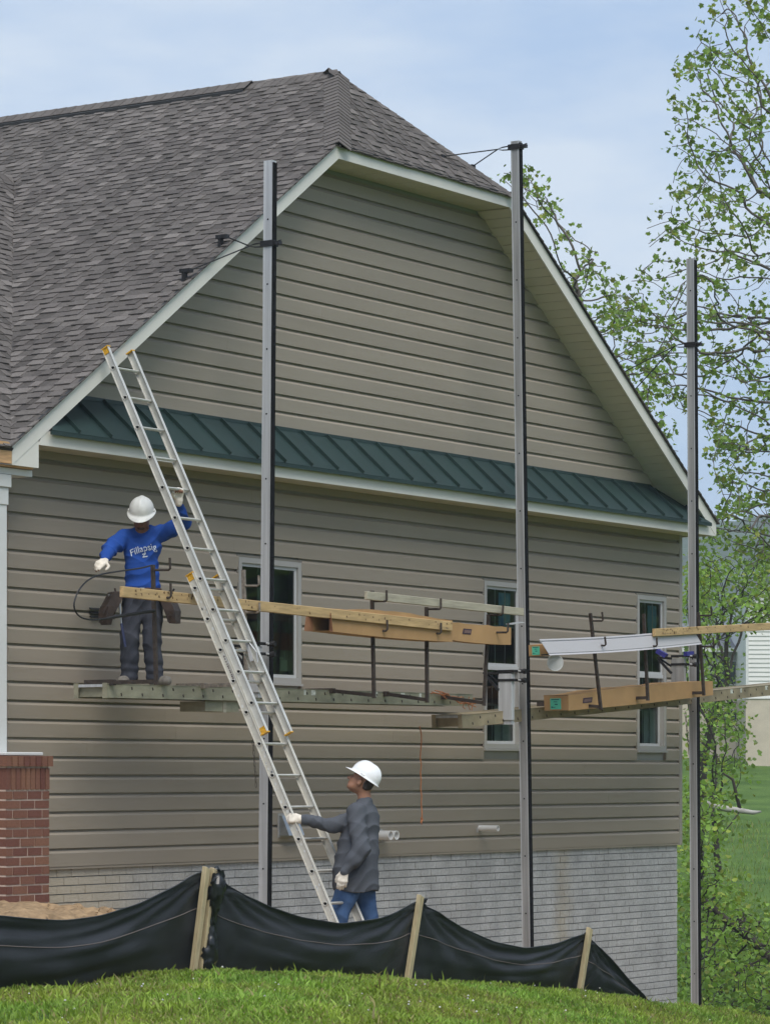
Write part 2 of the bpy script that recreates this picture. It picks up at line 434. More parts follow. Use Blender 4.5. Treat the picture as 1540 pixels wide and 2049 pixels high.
def plank(x0, x1, z0, h, parent, name='siding_plank', k0=0.0, k1=0.0):
    dy = random.uniform(-.0010, .0010); dz = random.uniform(-.0008, .0008)
    prof = [(.018, z0), (-.0190, z0), (-.0250, z0 + h * .715), (-.0240, z0 + h * .735), (-.003, z0 + h * .865), (.012, z0 + h * .885), (.012, z0 + h + .004), (.018, z0 + h + .004)]; prof = [(y + dy, z + dz) for y, z in prof]
    b = MB()
    a = b.pts([(x0 + k0 * (z - z0), y, z) for y, z in prof]); c = b.pts([(x1 + k1 * (z - z0), y, z) for y, z in prof]); n = len(prof)      # ends may follow the rake
    for i in range(n): b.face([a[i], c[i], c[(i + 1) % n], a[(i + 1) % n]][::-1])
    b.face(a); b.face(c[::-1])
    return b.obj(name, M_SIDING, parent)

EXPO = .1655
def run(a, c, z, k0=0.0, k1=0.0):
    """one course, lapped from stock lengths with staggered joints"""
    if c - a < 4.2: plank(a, c, z, EXPO, wall, k0=k0, k1=k1); return
    x = a; cut = a + random.uniform(1.4, 3.7)
    while x < c:
        e = c if c - cut < 1.2 else cut
        plank(x, e, z, EXPO, wall, k0=k0 if x == a else 0, k1=k1 if e == c else 0); x = e; cut = x + 3.75
def siding():
    z = .815
    while z < 4.52:
        segs = [(XL, XR - .045)]
        for w in WINS:
            if z + EXPO * .99 > w[2] and z < w[3]:
                new = []
                for a, c in segs:
                    if w[0] < c and w[1] > a: new += [(a, w[0] - .002), (w[1] + .002, c)]
                    else: new.append((a, c))
                segs = new
        for a, c in segs: run(a, c, z)
        z += EXPO
    z = 4.90
    while z < 7.80:
        x0 = RX1 + (z + FV - .035 - RZ1) / KL; x1 = SX0 + (RZ1 - FV + .035 - z) / KR
        if z + EXPO > 7.87: break
        run(x0, x1, z, 1 / KL, -1 / KR)
        z += EXPO
siding()
# corner post, starter strip
b = MB(); b.box((XR - .045, -.024, .79), (XR + .03, .05, 4.55)); b.box((XR + .002, .05, .79), (XR + .03, .10, 4.55)); b.obj('corner_post', mat('corner_trim', (.30, .275, .235), rough=.5), house)
b = MB(); b.box((XL, -.012, .79), (XR - .045, .003, .814)); b.obj('starter_strip', M_SIDING, house)

# ---- windows
def window(w, kind, lab):
    x0, x1, z0, z1 = w; t = .052
    yo = -.026
    f = MB()
    f.box((x0, yo, z0), (x0 + t, .10, z1)); f.box((x1 - t, yo, z0), (x1, .10, z1))
    f.box((x0 + t, yo, z1 - t), (x1 - t, .10, z1)); f.box((x0 + t, yo, z0), (x1 - t, .10, z0 + t))
    win = f.obj('window', M_FRAME, house); win['label'] = lab
    s = MB(); s.box((x0 - .012, yo - .018, z0 - .025), (x1 + .012, .0, z0 - .001)); s.obj('sill', M_FRAME, win)
    j = MB(); j.box((x0 - .022, -.021, z0 - .02), (x0 - .001, .0, z1 + .02)); j.box((x1 + .001, -.021, z0 - .02), (x1 + .022, .0, z1 + .02)); j.box((x0 - .001, -.021, z1 + .001), (x1 + .001, .0, z1 + .022))
    j.obj('j_channel', mat('j_channel', (.20, .18, .15), rough=.5), win)
    a, c = x0 + t, x1 - t; bz, tz = z0 + t, z1 - t
    def sash(za, zb, y, lanes):
        q = MB(); r = .032
        q.box((a, y, za), (a + r, y + .03, zb)); q.box((c - r, y, za), (c, y + .03, zb)); q.box((a + r, y, za), (c - r, y + .03, za + r)); q.box((a + r, y, zb - r), (c - r, y + .03, zb))
        q.obj('sash', M_SASH, win)
        g = MB(); g.poly([(a + r, y + .010, za + r), (c - r, y + .010, za + r), (c - r, y + .010, zb - r), (a + r, y + .010, zb - r)]); g.obj('pane', M_GLASS, win)
        if lanes:
            for i in range(1, lanes):
                xx = lerp(a + r, c - r, i / lanes); m = MB(); m.box((xx - .009, y + .018, za + r), (xx + .009, y + .024, zb - r)); m.obj('muntin', M_SASH, win)
            zz = (za + zb) / 2; m = MB(); m.box((a + r, y + .0245, zz - .009), (c - r, y + .030, zz + .009)); m.obj('muntin', M_SASH, win)
    if kind == 'fixed':
        sash(bz, tz, -.002, 0)
        k = MB(); k.box((lerp(a, c, .66), .24, bz - .1), (lerp(a, c, .66) + .9, .25, tz + .1)); k.obj('blind', mat('pale_green_drywall', (.40, .46, .38), rough=.9), win)
        q = MB(); p = V(lerp(a, c, .80), .012, bz + .13); q.box(p + V(-.07, 0, -.06), p + V(.05, .003, .05)); q.box(p + V(-.09, 0, .055), p + V(-.01, .003, .075)); q.box(p + V(.0, 0, .05), p + V(.012, .003, .14))
        q.obj('sticker', mat('pale_sticker', (.50, .62, .52), rough=.4), win)
    else:
        mid = 2.815
        sash(mid + .012, tz, .002, 3); sash(bz, mid + .012, .036, 3)
        m = MB(); m.box((a, -.012, mid - .03), (c, .034, mid + .012)); m.obj('meeting_rail', M_SASH, win)
        q = MB(); q.box((lerp(a, c, .46), .022, mid + .46), (lerp(a, c, .82), .025, tz - .06)); q.obj('sticker', mat('blue_sticker', (.03, .24, .46), rough=.4, var=.6, vscale=18, var2=(.35, .55, .62), stretch=(1, 1, .3)), win)
        k = MB(); k.box((lerp(a, c, .46), .075, bz - .02), (c + .02, .080, bz + .42)); k.obj('interior_board', mat('pale_board', (.72, .72, .70), rough=.8), win)
    return win
window(WINS[0], 'fixed', 'wide single pane window behind the ladder')
window(WINS[1], 'hung', 'tall double hung window with blue sticker beside the middle pole')
window(WINS[2], 'hung', 'tall double hung window nearest the house corner')

# ---- foundation of brick pattern concrete
fnd = MB(); fnd.box((XL + .02, .035, -3.2), (XR - .01, .30, .80)); fnd.box((XR - .31, .30, -3.2), (XR - .01, 9.0, .80)); foundation = fnd.obj('foundation', M_CONC2, house)
def foundation_bricks():
    BL, BH, J, JV = .2025, .0775, .010, .006
    spots = []
    for k in range(30):
        z = .795 - BH * (k + 1); off = 0 if k % 2 else BL / 2
        x = XL + .02 - off
        while x < XR - .01:
            a, c = max(x, XL + .02), min(x + BL, XR - .012)
            if c - a > .05 and z + BH > float(gz((a + c) / 2, 0.0)) - .12:
                spots.append((a, c, z))
            x += BL
    spots.sort(key=lambda s: (s[0] - CAM[0]) ** 2)
    vis = [s for s in spots if s[0] > -.15 and s[2] > float(gz((s[0]), -.2)) - .02]
    near = vis[:300]; ns = set(near)
    shared = {}
    for (a, c, z) in near:
        key = round(c - a, 3)
        if key not in shared:
            q = MB(); w, h, d = (c - a - JV), BH - J, .010
            q.hexa([(-w / 2, 0, -h / 2), (w / 2, 0, -h / 2), (w / 2, .02, -h / 2), (-w / 2, .02, -h / 2), (-w / 2, 0, h / 2), (w / 2, 0, h / 2), (w / 2, .02, h / 2), (-w / 2, .02, h / 2)])
            shared[key] = mesh_np('brick', np.array(q.v) , q.f, M_CONC)
        link('brick', shared[key], foundation, ((a + c) / 2, .022 + random.uniform(-.003, .003), z + BH / 2))
    r = MB()
    for s in spots:
        if s in ns: continue
        a, c, z = s; y = .022 + random.uniform(-.003, .003)
        r.box((a + JV / 2, y, z + J / 2), (c - JV / 2, .036, z + BH - J / 2))
    o = r.obj('bricks', M_CONC, foundation); o['kind'] = 'stuff'
foundation_bricks()
# rust stain run-off is part of the wall: a thin stained skim
# ---- fascia boards
def board(name, pts, y, th=.02, m=M_TRIM):
    b = MB(); b.prism([(x, y, z) for x, z in pts], (0, th, 0)); return b.obj(name, m, house)
board('rake_board', [(RX0, RZ0), (RX1, RZ1), (RX1 + .045, RZ1 - .128), (RX0, RZ0 - .172)], OY - .004)
board('rake_board', [(SX0, RZ1), (SX1, SZ1), (SX1, SZ1 - .158), (SX0 - .045, RZ1 - .128)], OY - .004)
board('fascia', [(RX1 + .001, RZ1), (SX0 - .001, RZ1), (SX0 - .046, RZ1 - .128), (RX1 + .046, RZ1 - .128)], OY - .004)
board('eave_return', [(RX0, RZ0 - .171), (-.669, 4.551), (-.669, 4.308), (RX0, 4.308)], OY)
board('pent_fascia', [(-.668, 4.512), (SX1, 4.505), (SX1, 4.642), (-.6, 4.642)], OY, .02)
b = MB(); b.box((RX0, OY + .02, 4.308), (-.669, 0, 4.328)); b.box((-.689, OY + .02, 4.328), (-.669, 0, 4.55)); b.box((RX0, OY + .02, 4.328), (RX0 + .02, 0, 4.45)); b.obj('eave_return_box', M_TRIM, house)
b = MB(); b.box((SX1 - .02, OY + .02, 4.505), (SX1, .6, 4.64)); b.obj('eave_return_box', M_TRIM, house)
# drip edge between boards and shingles
b = MB()
b.beam((RX0 - .03, OY - .012, RZ0 - .008), (RX1, OY - .012, RZ1 + .008), .03, .010, (0, 0, 1)); b.beam((RX1, OY - .012, RZ1 + .008), (SX0, OY - .012, RZ1 + .008), .03, .010); b.beam((SX0, OY - .012, RZ1 + .008), (SX1 + .03, OY - .012, SZ1 - .008), .03, .010)
b.obj('drip_edge', M_DARK, house)

# ---- soffits
def soffit_run(P0, P1, w, name):
    """strips running from the fascia to the wall, laid along P0->P1"""
    P0 = V(*P0); P1 = V(*P1); L = np.linalg.norm(P1 - P0); d = (P1 - P0) / L; n = int(L / w)
    root = None
    bb = MB(); up = nrm(np.cross(d, (0, 1, 0))); up = up if up[2] > 0 else -up
    bb.hexa([P0 + V(0, .02, 0) + up * .012, P1 + V(0, .02, 0) + up * .012, P1 + V(0, .43, 0) + up * .012, P0 + V(0, .43, 0) + up * .012,
             P0 + V(0, .02, 0) + up * .02, P1 + V(0, .02, 0) + up * .02, P1 + V(0, .43, 0) + up * .02, P0 + V(0, .43, 0) + up * .02])
    root = bb.obj('soffit', M_SOFFIT, house)
    w = L / n
    for i in range(n):
        a = P0 + d * (i * w + .006); c = P0 + d * ((i + 1) * w - .002)
        q = MB(); yo, yi = V(0, .02, 0), V(0, .425, 0)
        q.hexa([a + yo, c + yo, c + yi, a + yi, a + yo + up * .011, c + yo + up * .011, c + yi + up * .011, a + yi + up * .011])
        q.obj('soffit_panel', M_SOFFIT, root)
soffit_run((SX0 - .02, OY, RZ1 - FV + .02), (SX1 - .02, OY, SZ1 - FV + .02), .135, 'r')
soffit_run((RX1, OY, CLIPZ), (SX0, OY, CLIPZ), .30, 't')
soffit_run((RX0 + .4, OY, RZ0 + KL * .4 - FV + .02), (RX1, OY, RZ1 - FV + .02), .30, 'l')
soffit_run((-.66, OY, 4.528), (SX1 - .02, OY, 4.522), .30, 'p')

def clip_poly(P, hp):
    """Sutherland-Hodgman against half-planes a*u+b*v<=c"""
    for a, bb, c in hp:
        out = []
        for i in range(len(P)):
            p, q = P[i], P[(i + 1) % len(P)]
            dp, dq = a * p[0] + bb * p[1] - c, a * q[0] + bb * q[1] - c
            if dp <= 0: out.append(p)
            if dp * dq < 0:
                t = dp / (dp - dq); out.append((p[0] + (q[0] - p[0]) * t, p[1] + (q[1] - p[1]) * t))
        P = out
        if len(P) < 3: return []
    return P
# ---- green pent roof: panels with standing seams
def pent():
    x0, x1 = -.62, 12.06; yb, zb, yt, zt = OY - .05, 4.648, -.022, 5.045
    core = MB(); core.prism([(.1, yb + .01, zb - .012), (.1, yt, zt - .012), (.1, yt, zb - .03), (.1, yb + .06, zb - .03)], (x1 - .75, 0, 0))
    SL = math.hypot(yt - yb, zt - zb); kz = (zt - zb) / SL
    hpl = [(-KL, kz, RZ0 - .165 - KL * RX0 - zb), (KR, kz, SZ1 - .150 + KR * SX1 - zb)]      # stays under both rakes
    root = core.obj('pent_roof', M_DARK, house)
    n = 28; w = (x1 - x0) / n
    d = nrm(V(0, yt - yb, zt - zb)); nn = nrm(V(0, -(zt - zb), yt - yb)); nn = nn if nn[2] > 0 else -nn
    for i in range(n):
        a, c = x0 + i * w, x0 + (i + 1) * w
        Pc = clip_poly([(a, 0), (c, 0), (c, SL), (a, SL)], hpl)
        if not Pc: continue
        q = MB(); q.prism([V(p[0], yb, zb) + d * p[1] - nn * .008 for p in Pc], nn * .008)
        q.box((max(a, -.56), yb - .006, zb - .040), (min(c, 11.9), yb + .008, zb - .004))
        q.obj('metal_panel', M_GREEN, root)
        if i:
            top = min(SL, (RZ0 - .185 + KL * (a - RX0) - zb) / kz, (SZ1 - .17 + KR * (SX1 - a) - zb) / kz)
            if top > .08: s = MB(); s.beam(V(a, yb, zb) + d * .004 + nn * .016, V(a, yb, zb) + d * top + nn * .016, .014, .034, nn); s.obj('standing_seam', M_GREEN, root)
    f = MB(); f.box((.15, -.030, zt - .004), (11.2, -.0215, zt + .03)); f.obj('flashing', M_GREEN, root)
pent()

# ---- roof decks
rd = MB()
def slab(P, t):
    P = [V(*p) for p in P]; n = nrm(np.cross(P[1] - P[0], P[2] - P[0])); n = n if n[2] > 0 else -n
    rd.prism([p - n * .006 for p in P], -n * t)
YB = 7.5
slab([(RX0 - .02, OY + .004, RZ0), (RX1, OY + .004, RZ1), (RIDX, RIDY, RIDZ), (RIDX, YB, RIDZ), (RX0 - .02, YB, RZ0)], .05)
slab([(SX1 + .02, OY + .004, SZ1), (SX0, OY + .004, RZ1), (RIDX, RIDY, RIDZ + .02), (RIDX, YB, RIDZ + .02), (SX1 + .02, YB, SZ1)], .05)
slab([(RX1, OY + .004, RZ1), (SX0, OY + .004, RZ1), (RIDX, RIDY, RIDZ)], .05)
KV = .825; VY0 = -.371; VZ0 = 4.507
def valley_y(x): return -.371 + (x + 1.0) / 1.222
slab([(RX0 - 5, OY - .02, VZ0 + KV * (OY - .02 - VY0)), (RX0, OY - .02, VZ0 + KV * (OY - .02 - VY0)), (4.137, 3.833, VZ0 + KV * (3.833 - VY0)), (RX0 - 5, 3.833, VZ0 + KV * (3.833 - VY0))], .04)
roof = rd.obj('roof', mat('roof_deck', (.05, .045, .042), rough=.95), house)

STRIPS = []
def shingles(O, U, W, vmax, hps, umin, umax, seed):
    """courses of laminated shingles on the plane O + u*U + v*W; hps(v) gives the clipping half-planes of a course"""
    r = random.Random(seed); O = V(*O); U = nrm(U); W = nrm(W); N = np.cross(U, W); N = N if N[2] > 0 else -N
    e = .112; k = 0
    while k * e < vmax:
        v0 = k * e; hp = hps(v0 + e * .5); u = umin - r.uniform(0, .8)
        while u < umax:
            ue = u + .92; b = MB(); t = u; tooth = r.random() < .5; cnt = 0
            wob = r.uniform(-.004, .004)
            while t < ue - .02:
                w = min(r.uniform(.075, .20), ue - t); th = .022 if tooth else .013
                if ue - t - w < .05: w = ue - t
                pt = 1 + .06 * math.sin(t * 1.9 + 2.1 * math.sin(v0 * 1.3)) * math.sin(v0 * 2.3 + 1.2 * math.sin(t * 1.1)); sh = pt * r.choice((.78, .88, 1.0, 1.0, 1.12, 1.30)) * r.uniform(.94, 1.06) * (1.10 if tooth else .88)
                P = clip_poly([(t, v0 + wob), (t + w, v0 + wob), (t + w, v0 + e + .03), (t, v0 + e + .03)], hp)
                if P:
                    b.shade = sh; n = len(P); cnt += 1
                    top = b.pts([O + U * p[0] + W * p[1] + N * (th * (1 - (p[1] - v0) / (e * 2.2))) for p in P])
                    bot = b.pts([O + U * p[0] + W * p[1] for p in P])
                    A = sum(P[i][0] * P[(i + 1) % n][1] - P[(i + 1) % n][0] * P[i][1] for i in range(n))
                    flip = (np.cross(U, W) @ N > 0) != (A > 0)
                    b.face(top[::-1] if flip else top)
                    for i in range(n):
                        q = [bot[i], bot[(i + 1) % n], top[(i + 1) % n], top[i]]; b.face(q[::-1] if flip else q)
                t += w; tooth = not tooth
            if cnt:
                c = O + U * (u + .46) + W * (v0 + e / 2); STRIPS.append((np.linalg.norm(c - CAM), b))
            u = ue
        k += 1
cosl = 1 / math.hypot(1, KL)
def hp_main(v):
    x = RX0 - .04 + v * cosl; h = [(-1, 0, .455)]                            # u = y >= -.455
    if x > RX1 - .1: kk = (RIDY - OY) / (RIDX - RX1); h.append((-1, kk * cosl, .42 + kk * (RX1 - RX0 + .04)))   # y >= OY + kk*(x-RX1)
    if x < 4.137: h.append((1, -cosl / 1.222, valley_y(RX0 - .04)))
    else: h.append((1, 0, 6.9))
    return h
shingles((RX0 - .04, 0, RZ0 + .004 - .04 * KL), (0, 1, 0), (1, 0, KL), (RIDX - RX0 + .04) / cosl, hp_main, -.455, 6.9, 3)
HL = math.hypot(RIDY - OY, RIDZ - RZ1)
def hp_hip(v):
    f = v / HL; kx = (RIDX - RX1) / HL; kx2 = (SX0 - RIDX) / HL
    return [(-1, kx, -RX1), (1, kx2, SX0)]
shingles((0, OY - .03, RZ1 + .004 - .03), (1, 0, 0), (0, RIDY - OY, RIDZ - RZ1), HL, hp_hip, RX1, SX0, 5)
cosv = 1 / math.hypot(1, KV)
def hp_val(v): return [(1, -cosv * 1.222, -1.0 + (OY - .03 - VY0) * 1.222), (-1, 0, 4.2)]
shingles((0, OY - .03, VZ0 + KV * (OY - .03 - VY0) + .004), (1, 0, 0), (0, 1, KV), (3.833 - OY) / cosv, hp_val, -4.2, 4.2, 8)
STRIPS.sort(key=lambda s: s[0])
def _inview(b):
    c = np.mean(np.array(b.v), 0) - CAM; w = c @ FWD; px = PCX + FPX * (c @ RIGHT) / w; return px > -5
vis = [s for s in STRIPS if _inview(s[1])]
near = vis[:300]; nid = {id(s[1]) for s in near}
for d, b in near: b.obj('shingle', M_SHINGLE, roof, shade=True)
rest = MB()
for d, b in STRIPS:
    if id(b) in nid: continue
    o = len(rest.v); rest.v += b.v; rest.sh += b.sh; rest.f += [[i + o for i in f] for f in b.f]; rest.m += b.m
o = rest.obj('shingles', M_SHINGLE, roof, shade=True); o['kind'] = 'stuff'
# right slope seen only edge on: plain shingled sheet with course steps
b = MB(); n = nrm(V(KR, 0, 1)); L = math.hypot(SX1 + .03 - RIDX, (SX1 + .03 - RIDX) * KR); d = nrm(V(-1, 0, KR)); e = .112
for k in range(int(L / e)):
    a = V(SX1 + .03, 0, SZ1 - .03 * KR + .004) + d * (k * e); c = a + d * (e + .03)
    f = (a[0] - SX0) / (SX1 - SX0); y0 = OY - .035 if a[0] > SX0 else lerp(OY, RIDY, min(1, (SX0 - a[0] + .16) / (SX0 - RIDX))) + .03
    b.shade = random.uniform(.85, 1.1)
    for y in np.arange(y0, 6.9, 2.0):
        y2 = min(y + 2.0, 6.9); b.hexa([a + V(0, y, 0), a + V(0, y2, 0), c + V(0, y2, 0), c + V(0, y, 0), a + V(0, y, 0) + n * .018, a + V(0, y2, 0) + n * .018, c + V(0, y2, 0) + n * .005, c + V(0, y, 0) + n * .005])
o = b.obj('shingles', M_SHINGLE, roof, shade=True); o['kind'] = 'stuff'
# hip and ridge caps
def caps(P0, P1, nA, nB, dA, dB, w, name, step=.105, lift=.02, th=.009):
    P0 = V(*P0); P1 = V(*P1); L = np.linalg.norm(P1 - P0); d = (P1 - P0) / L; n = int(L / step)
    nA, nB, dA, dB = map(nrm, (nA, nB, dA, dB)); up = nrm(nA + nB)
    for i in range(n + 1):
        a = P0 + d * (i * step) + up * lift; c = a + d * (step * 1.5); a2 = a + up * .016
        q = MB(); q.shade = random.uniform(.92, 1.18)
        A = [a + dA * w, a + up * .008, a + dB * w]; Cc = [c + dA * w - up * .004, c + up * .003, c + dB * w - up * .004]
        T = [p + up * th for p in A]
        q.poly([T[0], T[1], Cc[1], Cc[0]]); q.poly([T[1], T[2], Cc[2], Cc[1]])
        q.poly([A[0], A[1], T[1], T[0]]); q.poly([A[1], A[2], T[2], T[1]]); q.poly([A[0], T[0], Cc[0]]); q.poly([A[2], Cc[2], T[2]])
        q.obj(name, M_SHINGLE, roof, shade=True)
nl = V(-KL, 0, 1); nh = nrm(np.cross(V(1, 0, 0), V(0, RIDY - OY, RIDZ - RZ1)))
hd = nrm(V(RIDX - RX1, RIDY - OY, RIDZ - RZ1))
def inplane(n, d, ref): t = nrm(np.cross(n, d)); return t if t @ ref > 0 else -t
caps((RX1, OY - .03, RZ1), (RIDX, RIDY, RIDZ), nl, nh, inplane(nl, hd, V(0, 1, 0)), inplane(nh, hd, V(1, 0, 0)), .155, 'hip_shingle')
nr = V(KR, 0, 1); hd2 = nrm(V(RIDX - SX0, RIDY - OY, RIDZ - RZ1))
caps((SX0, OY - .03, RZ1), (RIDX, RIDY, RIDZ), nh, nr, inplane(nh, hd2, V(-1, 0, 0)), inplane(nr, hd2, V(0, 1, 0)), .12, 'hip_shingle', .105, .004, .002)
caps((RIDX, RIDY - .03, RIDZ + .002), (RIDX, 1.75, RIDZ + .002), nl, nr, V(-1, 0, -KL), V(1, 0, -KR), .15, 'ridge_shingle', .105, .02, .004)
# ridge vent with its own caps
b = MB(); 
for s, k in ((-1, KL), (1, KR)):
    b.hexa([(RIDX, 1.8, RIDZ + .005), (RIDX, 6.9, RIDZ + .005), (RIDX + s * .16, 6.9, RIDZ + .005 - .16 * k), (RIDX + s * .16, 1.8, RIDZ + .005 - .16 * k),
            (RIDX, 1.8, RIDZ + .045), (RIDX, 6.9, RIDZ + .045), (RIDX + s * .16, 6.9, RIDZ + .045 - .16 * k), (RIDX + s * .16, 1.8, RIDZ + .045 - .16 * k)])
b.obj('ridge_vent', M_DARK, roof)
caps((RIDX, 1.78, RIDZ + .035), (RIDX, 6.9, RIDZ + .035), nl, nr, V(-1, 0, -KL), V(1, 0, -KR), .165, 'ridge_shingle', .14, .02, .004)
caps((-4.0, 3.833, VZ0 + KV * (3.833 - VY0)), (4.16, 3.833, VZ0 + KV * (3.833 - VY0)), V(0, -KV, 1), V(0, KV, 1), V(0, -1, -KV), V(0, 1, -KV), .15, 'ridge_shingle', .14)

# ---- porch eave left unfinished: raw fascia, beam, soffit
b = MB(); b.box((-5, OY, 4.318), (RX0 - .004, OY + .035, 4.462)); b.obj('porch_fascia', M_RAW, house)
b = MB(); b.prism([(-5, OY - .012, 4.466), (RX0 - .01, OY - .012, 4.466), (RX0 - .06, OY - .012, 4.50), (-5, OY - .012, 4.50)], (0, .05, 0)); b.obj('porch_deck_edge', M_RAW, house)
b = MB(); b.box((-5, OY + .036, 4.296), (-.7, .6, 4.308)); b.obj('porch_soffit', M_RAW, house)
b = MB(); b.box((-5, -.34, 4.235), (-.66, -.06, 4.290)); b.obj('porch_beam', M_WHITE, house)

# ---- wall fittings
vent = thing('dryer_vent', onY(570, 1655, -.02), 'grey metal dryer vent hood on the siding beside the ladder foot', 'dryer vent')
a = onY(557, 1632, -.02); c = onY(588, 1675, -.02); x0, x1 = a[0], c[0]; z0, z1 = c[2], a[2]
b = MB(); b.box((x0 - .02, -.03, z0), (x1 + .02, -.018, z1 + .02)); b.obj('flange', M_FRAME, vent)
b = MB(); b.hexa([(x0, -.15, z0 + .02), (x1, -.15, z0 + .02), (x1, -.03, z0 + .02), (x0, -.03, z0 + .02), (x0, -.06, z1), (x1, -.06, z1), (x1, -.03, z1), (x0, -.03, z1)]); b.obj('hood', M_STEEL, vent)
def pipe(p, r, ln, label, pair=False):
    t = thing('vent_pipe', p, label, 'pipe', 'white pipes through the wall')
    for dx in ((-.055, .055) if pair else (0,)):
        q = MB(); n = 18; A = []
        for rr, y in ((r, .0), (r, -ln), (r * .86, -ln), (r * .86, -.03)):
            A.append([p + V(dx + rr * math.cos(s), y - 0.0 - p[1], rr * math.sin(s)) for s in np.linspace(0, 2 * math.pi, n + 1)])
        q.grid(A, True); q.obj('pipe', M_PVC, t, smooth=False)
    q = MB(); q.box((p[0] - r * 1.9, -.024, p[2] - r * 1.4), (p[0] + r * 1.9, -.0185, p[2] + r * 1.4)); q.obj('flange', M_FRAME, t)
pipe(onY(752, 1671, 0), .048, .22, 'twin white plastic pipes out of the siding behind the grey shirt', True)
pipe(onY(955, 1657, 0), .033, .26, 'single white plastic pipe out of the siding below the middle window')
lou = thing('louvre_vent', onY(200, 1227, -.02), 'small black louvred vent on the siding behind the tool pouch', 'vent')
p = onY(202, 1227, -.02)
for k in range(3):
    q = MB(); z = p[2] + .037 - k * .037; q.hexa([(p[0] - .17, -.05, z - .012), (p[0] + .17, -.05, z - .012), (p[0] + .17, -.018, z - .002), (p[0] - .17, -.018, z - .002), (p[0] - .17, -.05, z - .006), (p[0] + .17, -.05, z - .006), (p[0] + .17, -.018, z + .010), (p[0] - .17, -.018, z + .010)]); q.obj('slat', M_DARK, lou)

# ---- brick porch pier with white post
def pier():
    yf = -.50; P = onY(12, 1520, yf); Q = onY(100, 1520, yf); x0, x1 = P[0], Q[0]; w = x1 - x0; y0, y1 = yf, yf + w
    zt = onY(60, 1512, yf)[2]; zb = -.1
    t = thing('porch_column', ((x0 + x1) / 2, (y0 + y1) / 2, .4), 'red brick porch pier carrying a white square post', 'column')
    b = MB(); b.box((x0 + .009, y0 + .008, zb), (x1 - .009, y1 - .009, zt - .06)); core = b.obj('pier', M_MORTAR, t)
    sh = {}
    def brick(cx, cy, cz, lx, ly, lz):
        key = (round(lx, 3), round(ly, 3), round(lz, 3))
        if key not in sh:
            q = MB(); q.box((-lx / 2, -ly / 2, -lz / 2), (lx / 2, ly / 2, lz / 2)); sh[key] = mesh_np('brick', np.array(q.v), q.f, M_BRICK)
        link('brick', sh[key], core, (cx, cy, cz))
    J = .015
    # rowlock cap
    z = zt - .095; n = 8; s = (w + .05) / n
    for i in range(n):
        brick(x0 - .025 + (i + .5) * s, y0 + .075, z + .0475, s - J, .20, .095 - J * .3)
        brick(x0 + .075, y0 + .20 + (i + .5) * (w - .16) / n, z + .0475, .20, (w - .16) / n - J, .095 - J * .3)
    z -= .205
    n = 9; s = w / n
    for i in range(n):
        brick(x0 + (i + .5) * s, y0 + .045, z + .1, s - J, .10, .2 - J)
        brick(x0 + .045, y0 + .1 + (i + .5) * (w - .1) / n, z + .1, .09, (w - .1) / n - J, .2 - J)
    k = 0; e = .0815
    while z > zb + e:
        z -= e; L = w / 3; off = 0 if k % 2 else L / 2
        for face in (0, 1):
            u = -off
            while u < w - .001:
                a, c = max(u, 0), min(u + L, w)
                if c - a > .03:
                    jit = random.uniform(-.003, .003)
                    if face == 0: brick(x0 + (a + c) / 2, y0 + .045 + jit, z + e / 2, c - a - J, .09, e - J)
                    elif c > .1: a = max(a, .092); brick(x0 + .045 + jit, y0 + (a + c) / 2, z + e / 2, .09, c - a - J, e - J)
                u += L
        k += 1
    b = MB(); b.box((x0 + .03, y0 + .03, zt + .001), (x1 - .05, y1 - .03, zt + .03)); b.obj('cap', M_WHITE, t, bevel=.006)
    cx, cy = (x0 + x1) / 2 - .175, (y0 + y1) / 2; h = .115
    b = MB(); b.box((cx - h, cy - h, zt + .03), (cx + h, cy + h, 4.232)); b.obj('post', M_WHITE, t, bevel=.004)
    b = MB(); b.box((cx - h - .010, cy - h - .010, 3.97), (cx + h + .010, cy + h + .010, 4.12)); b.obj('collar', M_WHITE, t, bevel=.004)
    b = MB(); b.box((cx - h - .028, cy - h - .028, 4.121), (cx + h + .028, cy + h + .028, 4.231)); b.obj('capital', M_WHITE, t, bevel=.004)
pier()

# ================================================================== scaffold: poles, jacks, planks, rails, cartons, ladder
M_ALUP = mat('dull_pole_aluminium', (.30, .30, .30), rough=.5, metal=.15, var=.30, vscale=7, stretch=(3, 3, .10), detail=8)
M_ALU = mat('weathered_aluminium', (.47, .48, .50), rough=.45, metal=.12, var=.22, vscale=7, stretch=(3, 3, .10), detail=8, bump=.001, bscale=40)
M_ALU2 = mat('aged_plank_aluminium', (.30, .285, .205), rough=.55, metal=.25, var=.30, vscale=3.5, stretch=(1, 1, 2), bump=.001, bscale=30)
M_ALUL = mat('ladder_aluminium', (.58, .57, .53), rough=.42, metal=.35, var=.12, vscale=9)
M_ALULD = mat('paint_spattered_aluminium', (.50, .48, .42), rough=.55, metal=.2, var=.5, vscale=22, var2=(.62, .60, .54))
M_RUBBER = mat('black_rubber', (.010, .010, .011), rough=.85, spec=.1, var=.3, vscale=8)
M_BLACKM = mat('black_steel', (.022, .021, .022), rough=.45, metal=.3, var=.3, vscale=30)
M_RUST = mat('rusty_dark_steel', (.055, .042, .034), rough=.7, metal=.2, var=.4, vscale=24)
M_LUM = mat('pine_lumber', (.46, .32, .155), rough=.75, var=.28, vscale=3, stretch=(1, 8, 10), detail=6, bump=.001, bscale=20)
M_LUMG = mat('weathered_lumber', (.37, .34, .26), rough=.8, var=.25, vscale=3, stretch=(1, 8, 10), detail=6)
M_STAIN = mat('wood_stain', (.13, .075, .03), rough=.8, var=.4, vscale=30)
M_CARD = mat('cardboard', (.40, .245, .115), rough=.85, spec=.15, var=.12, vscale=2.5)
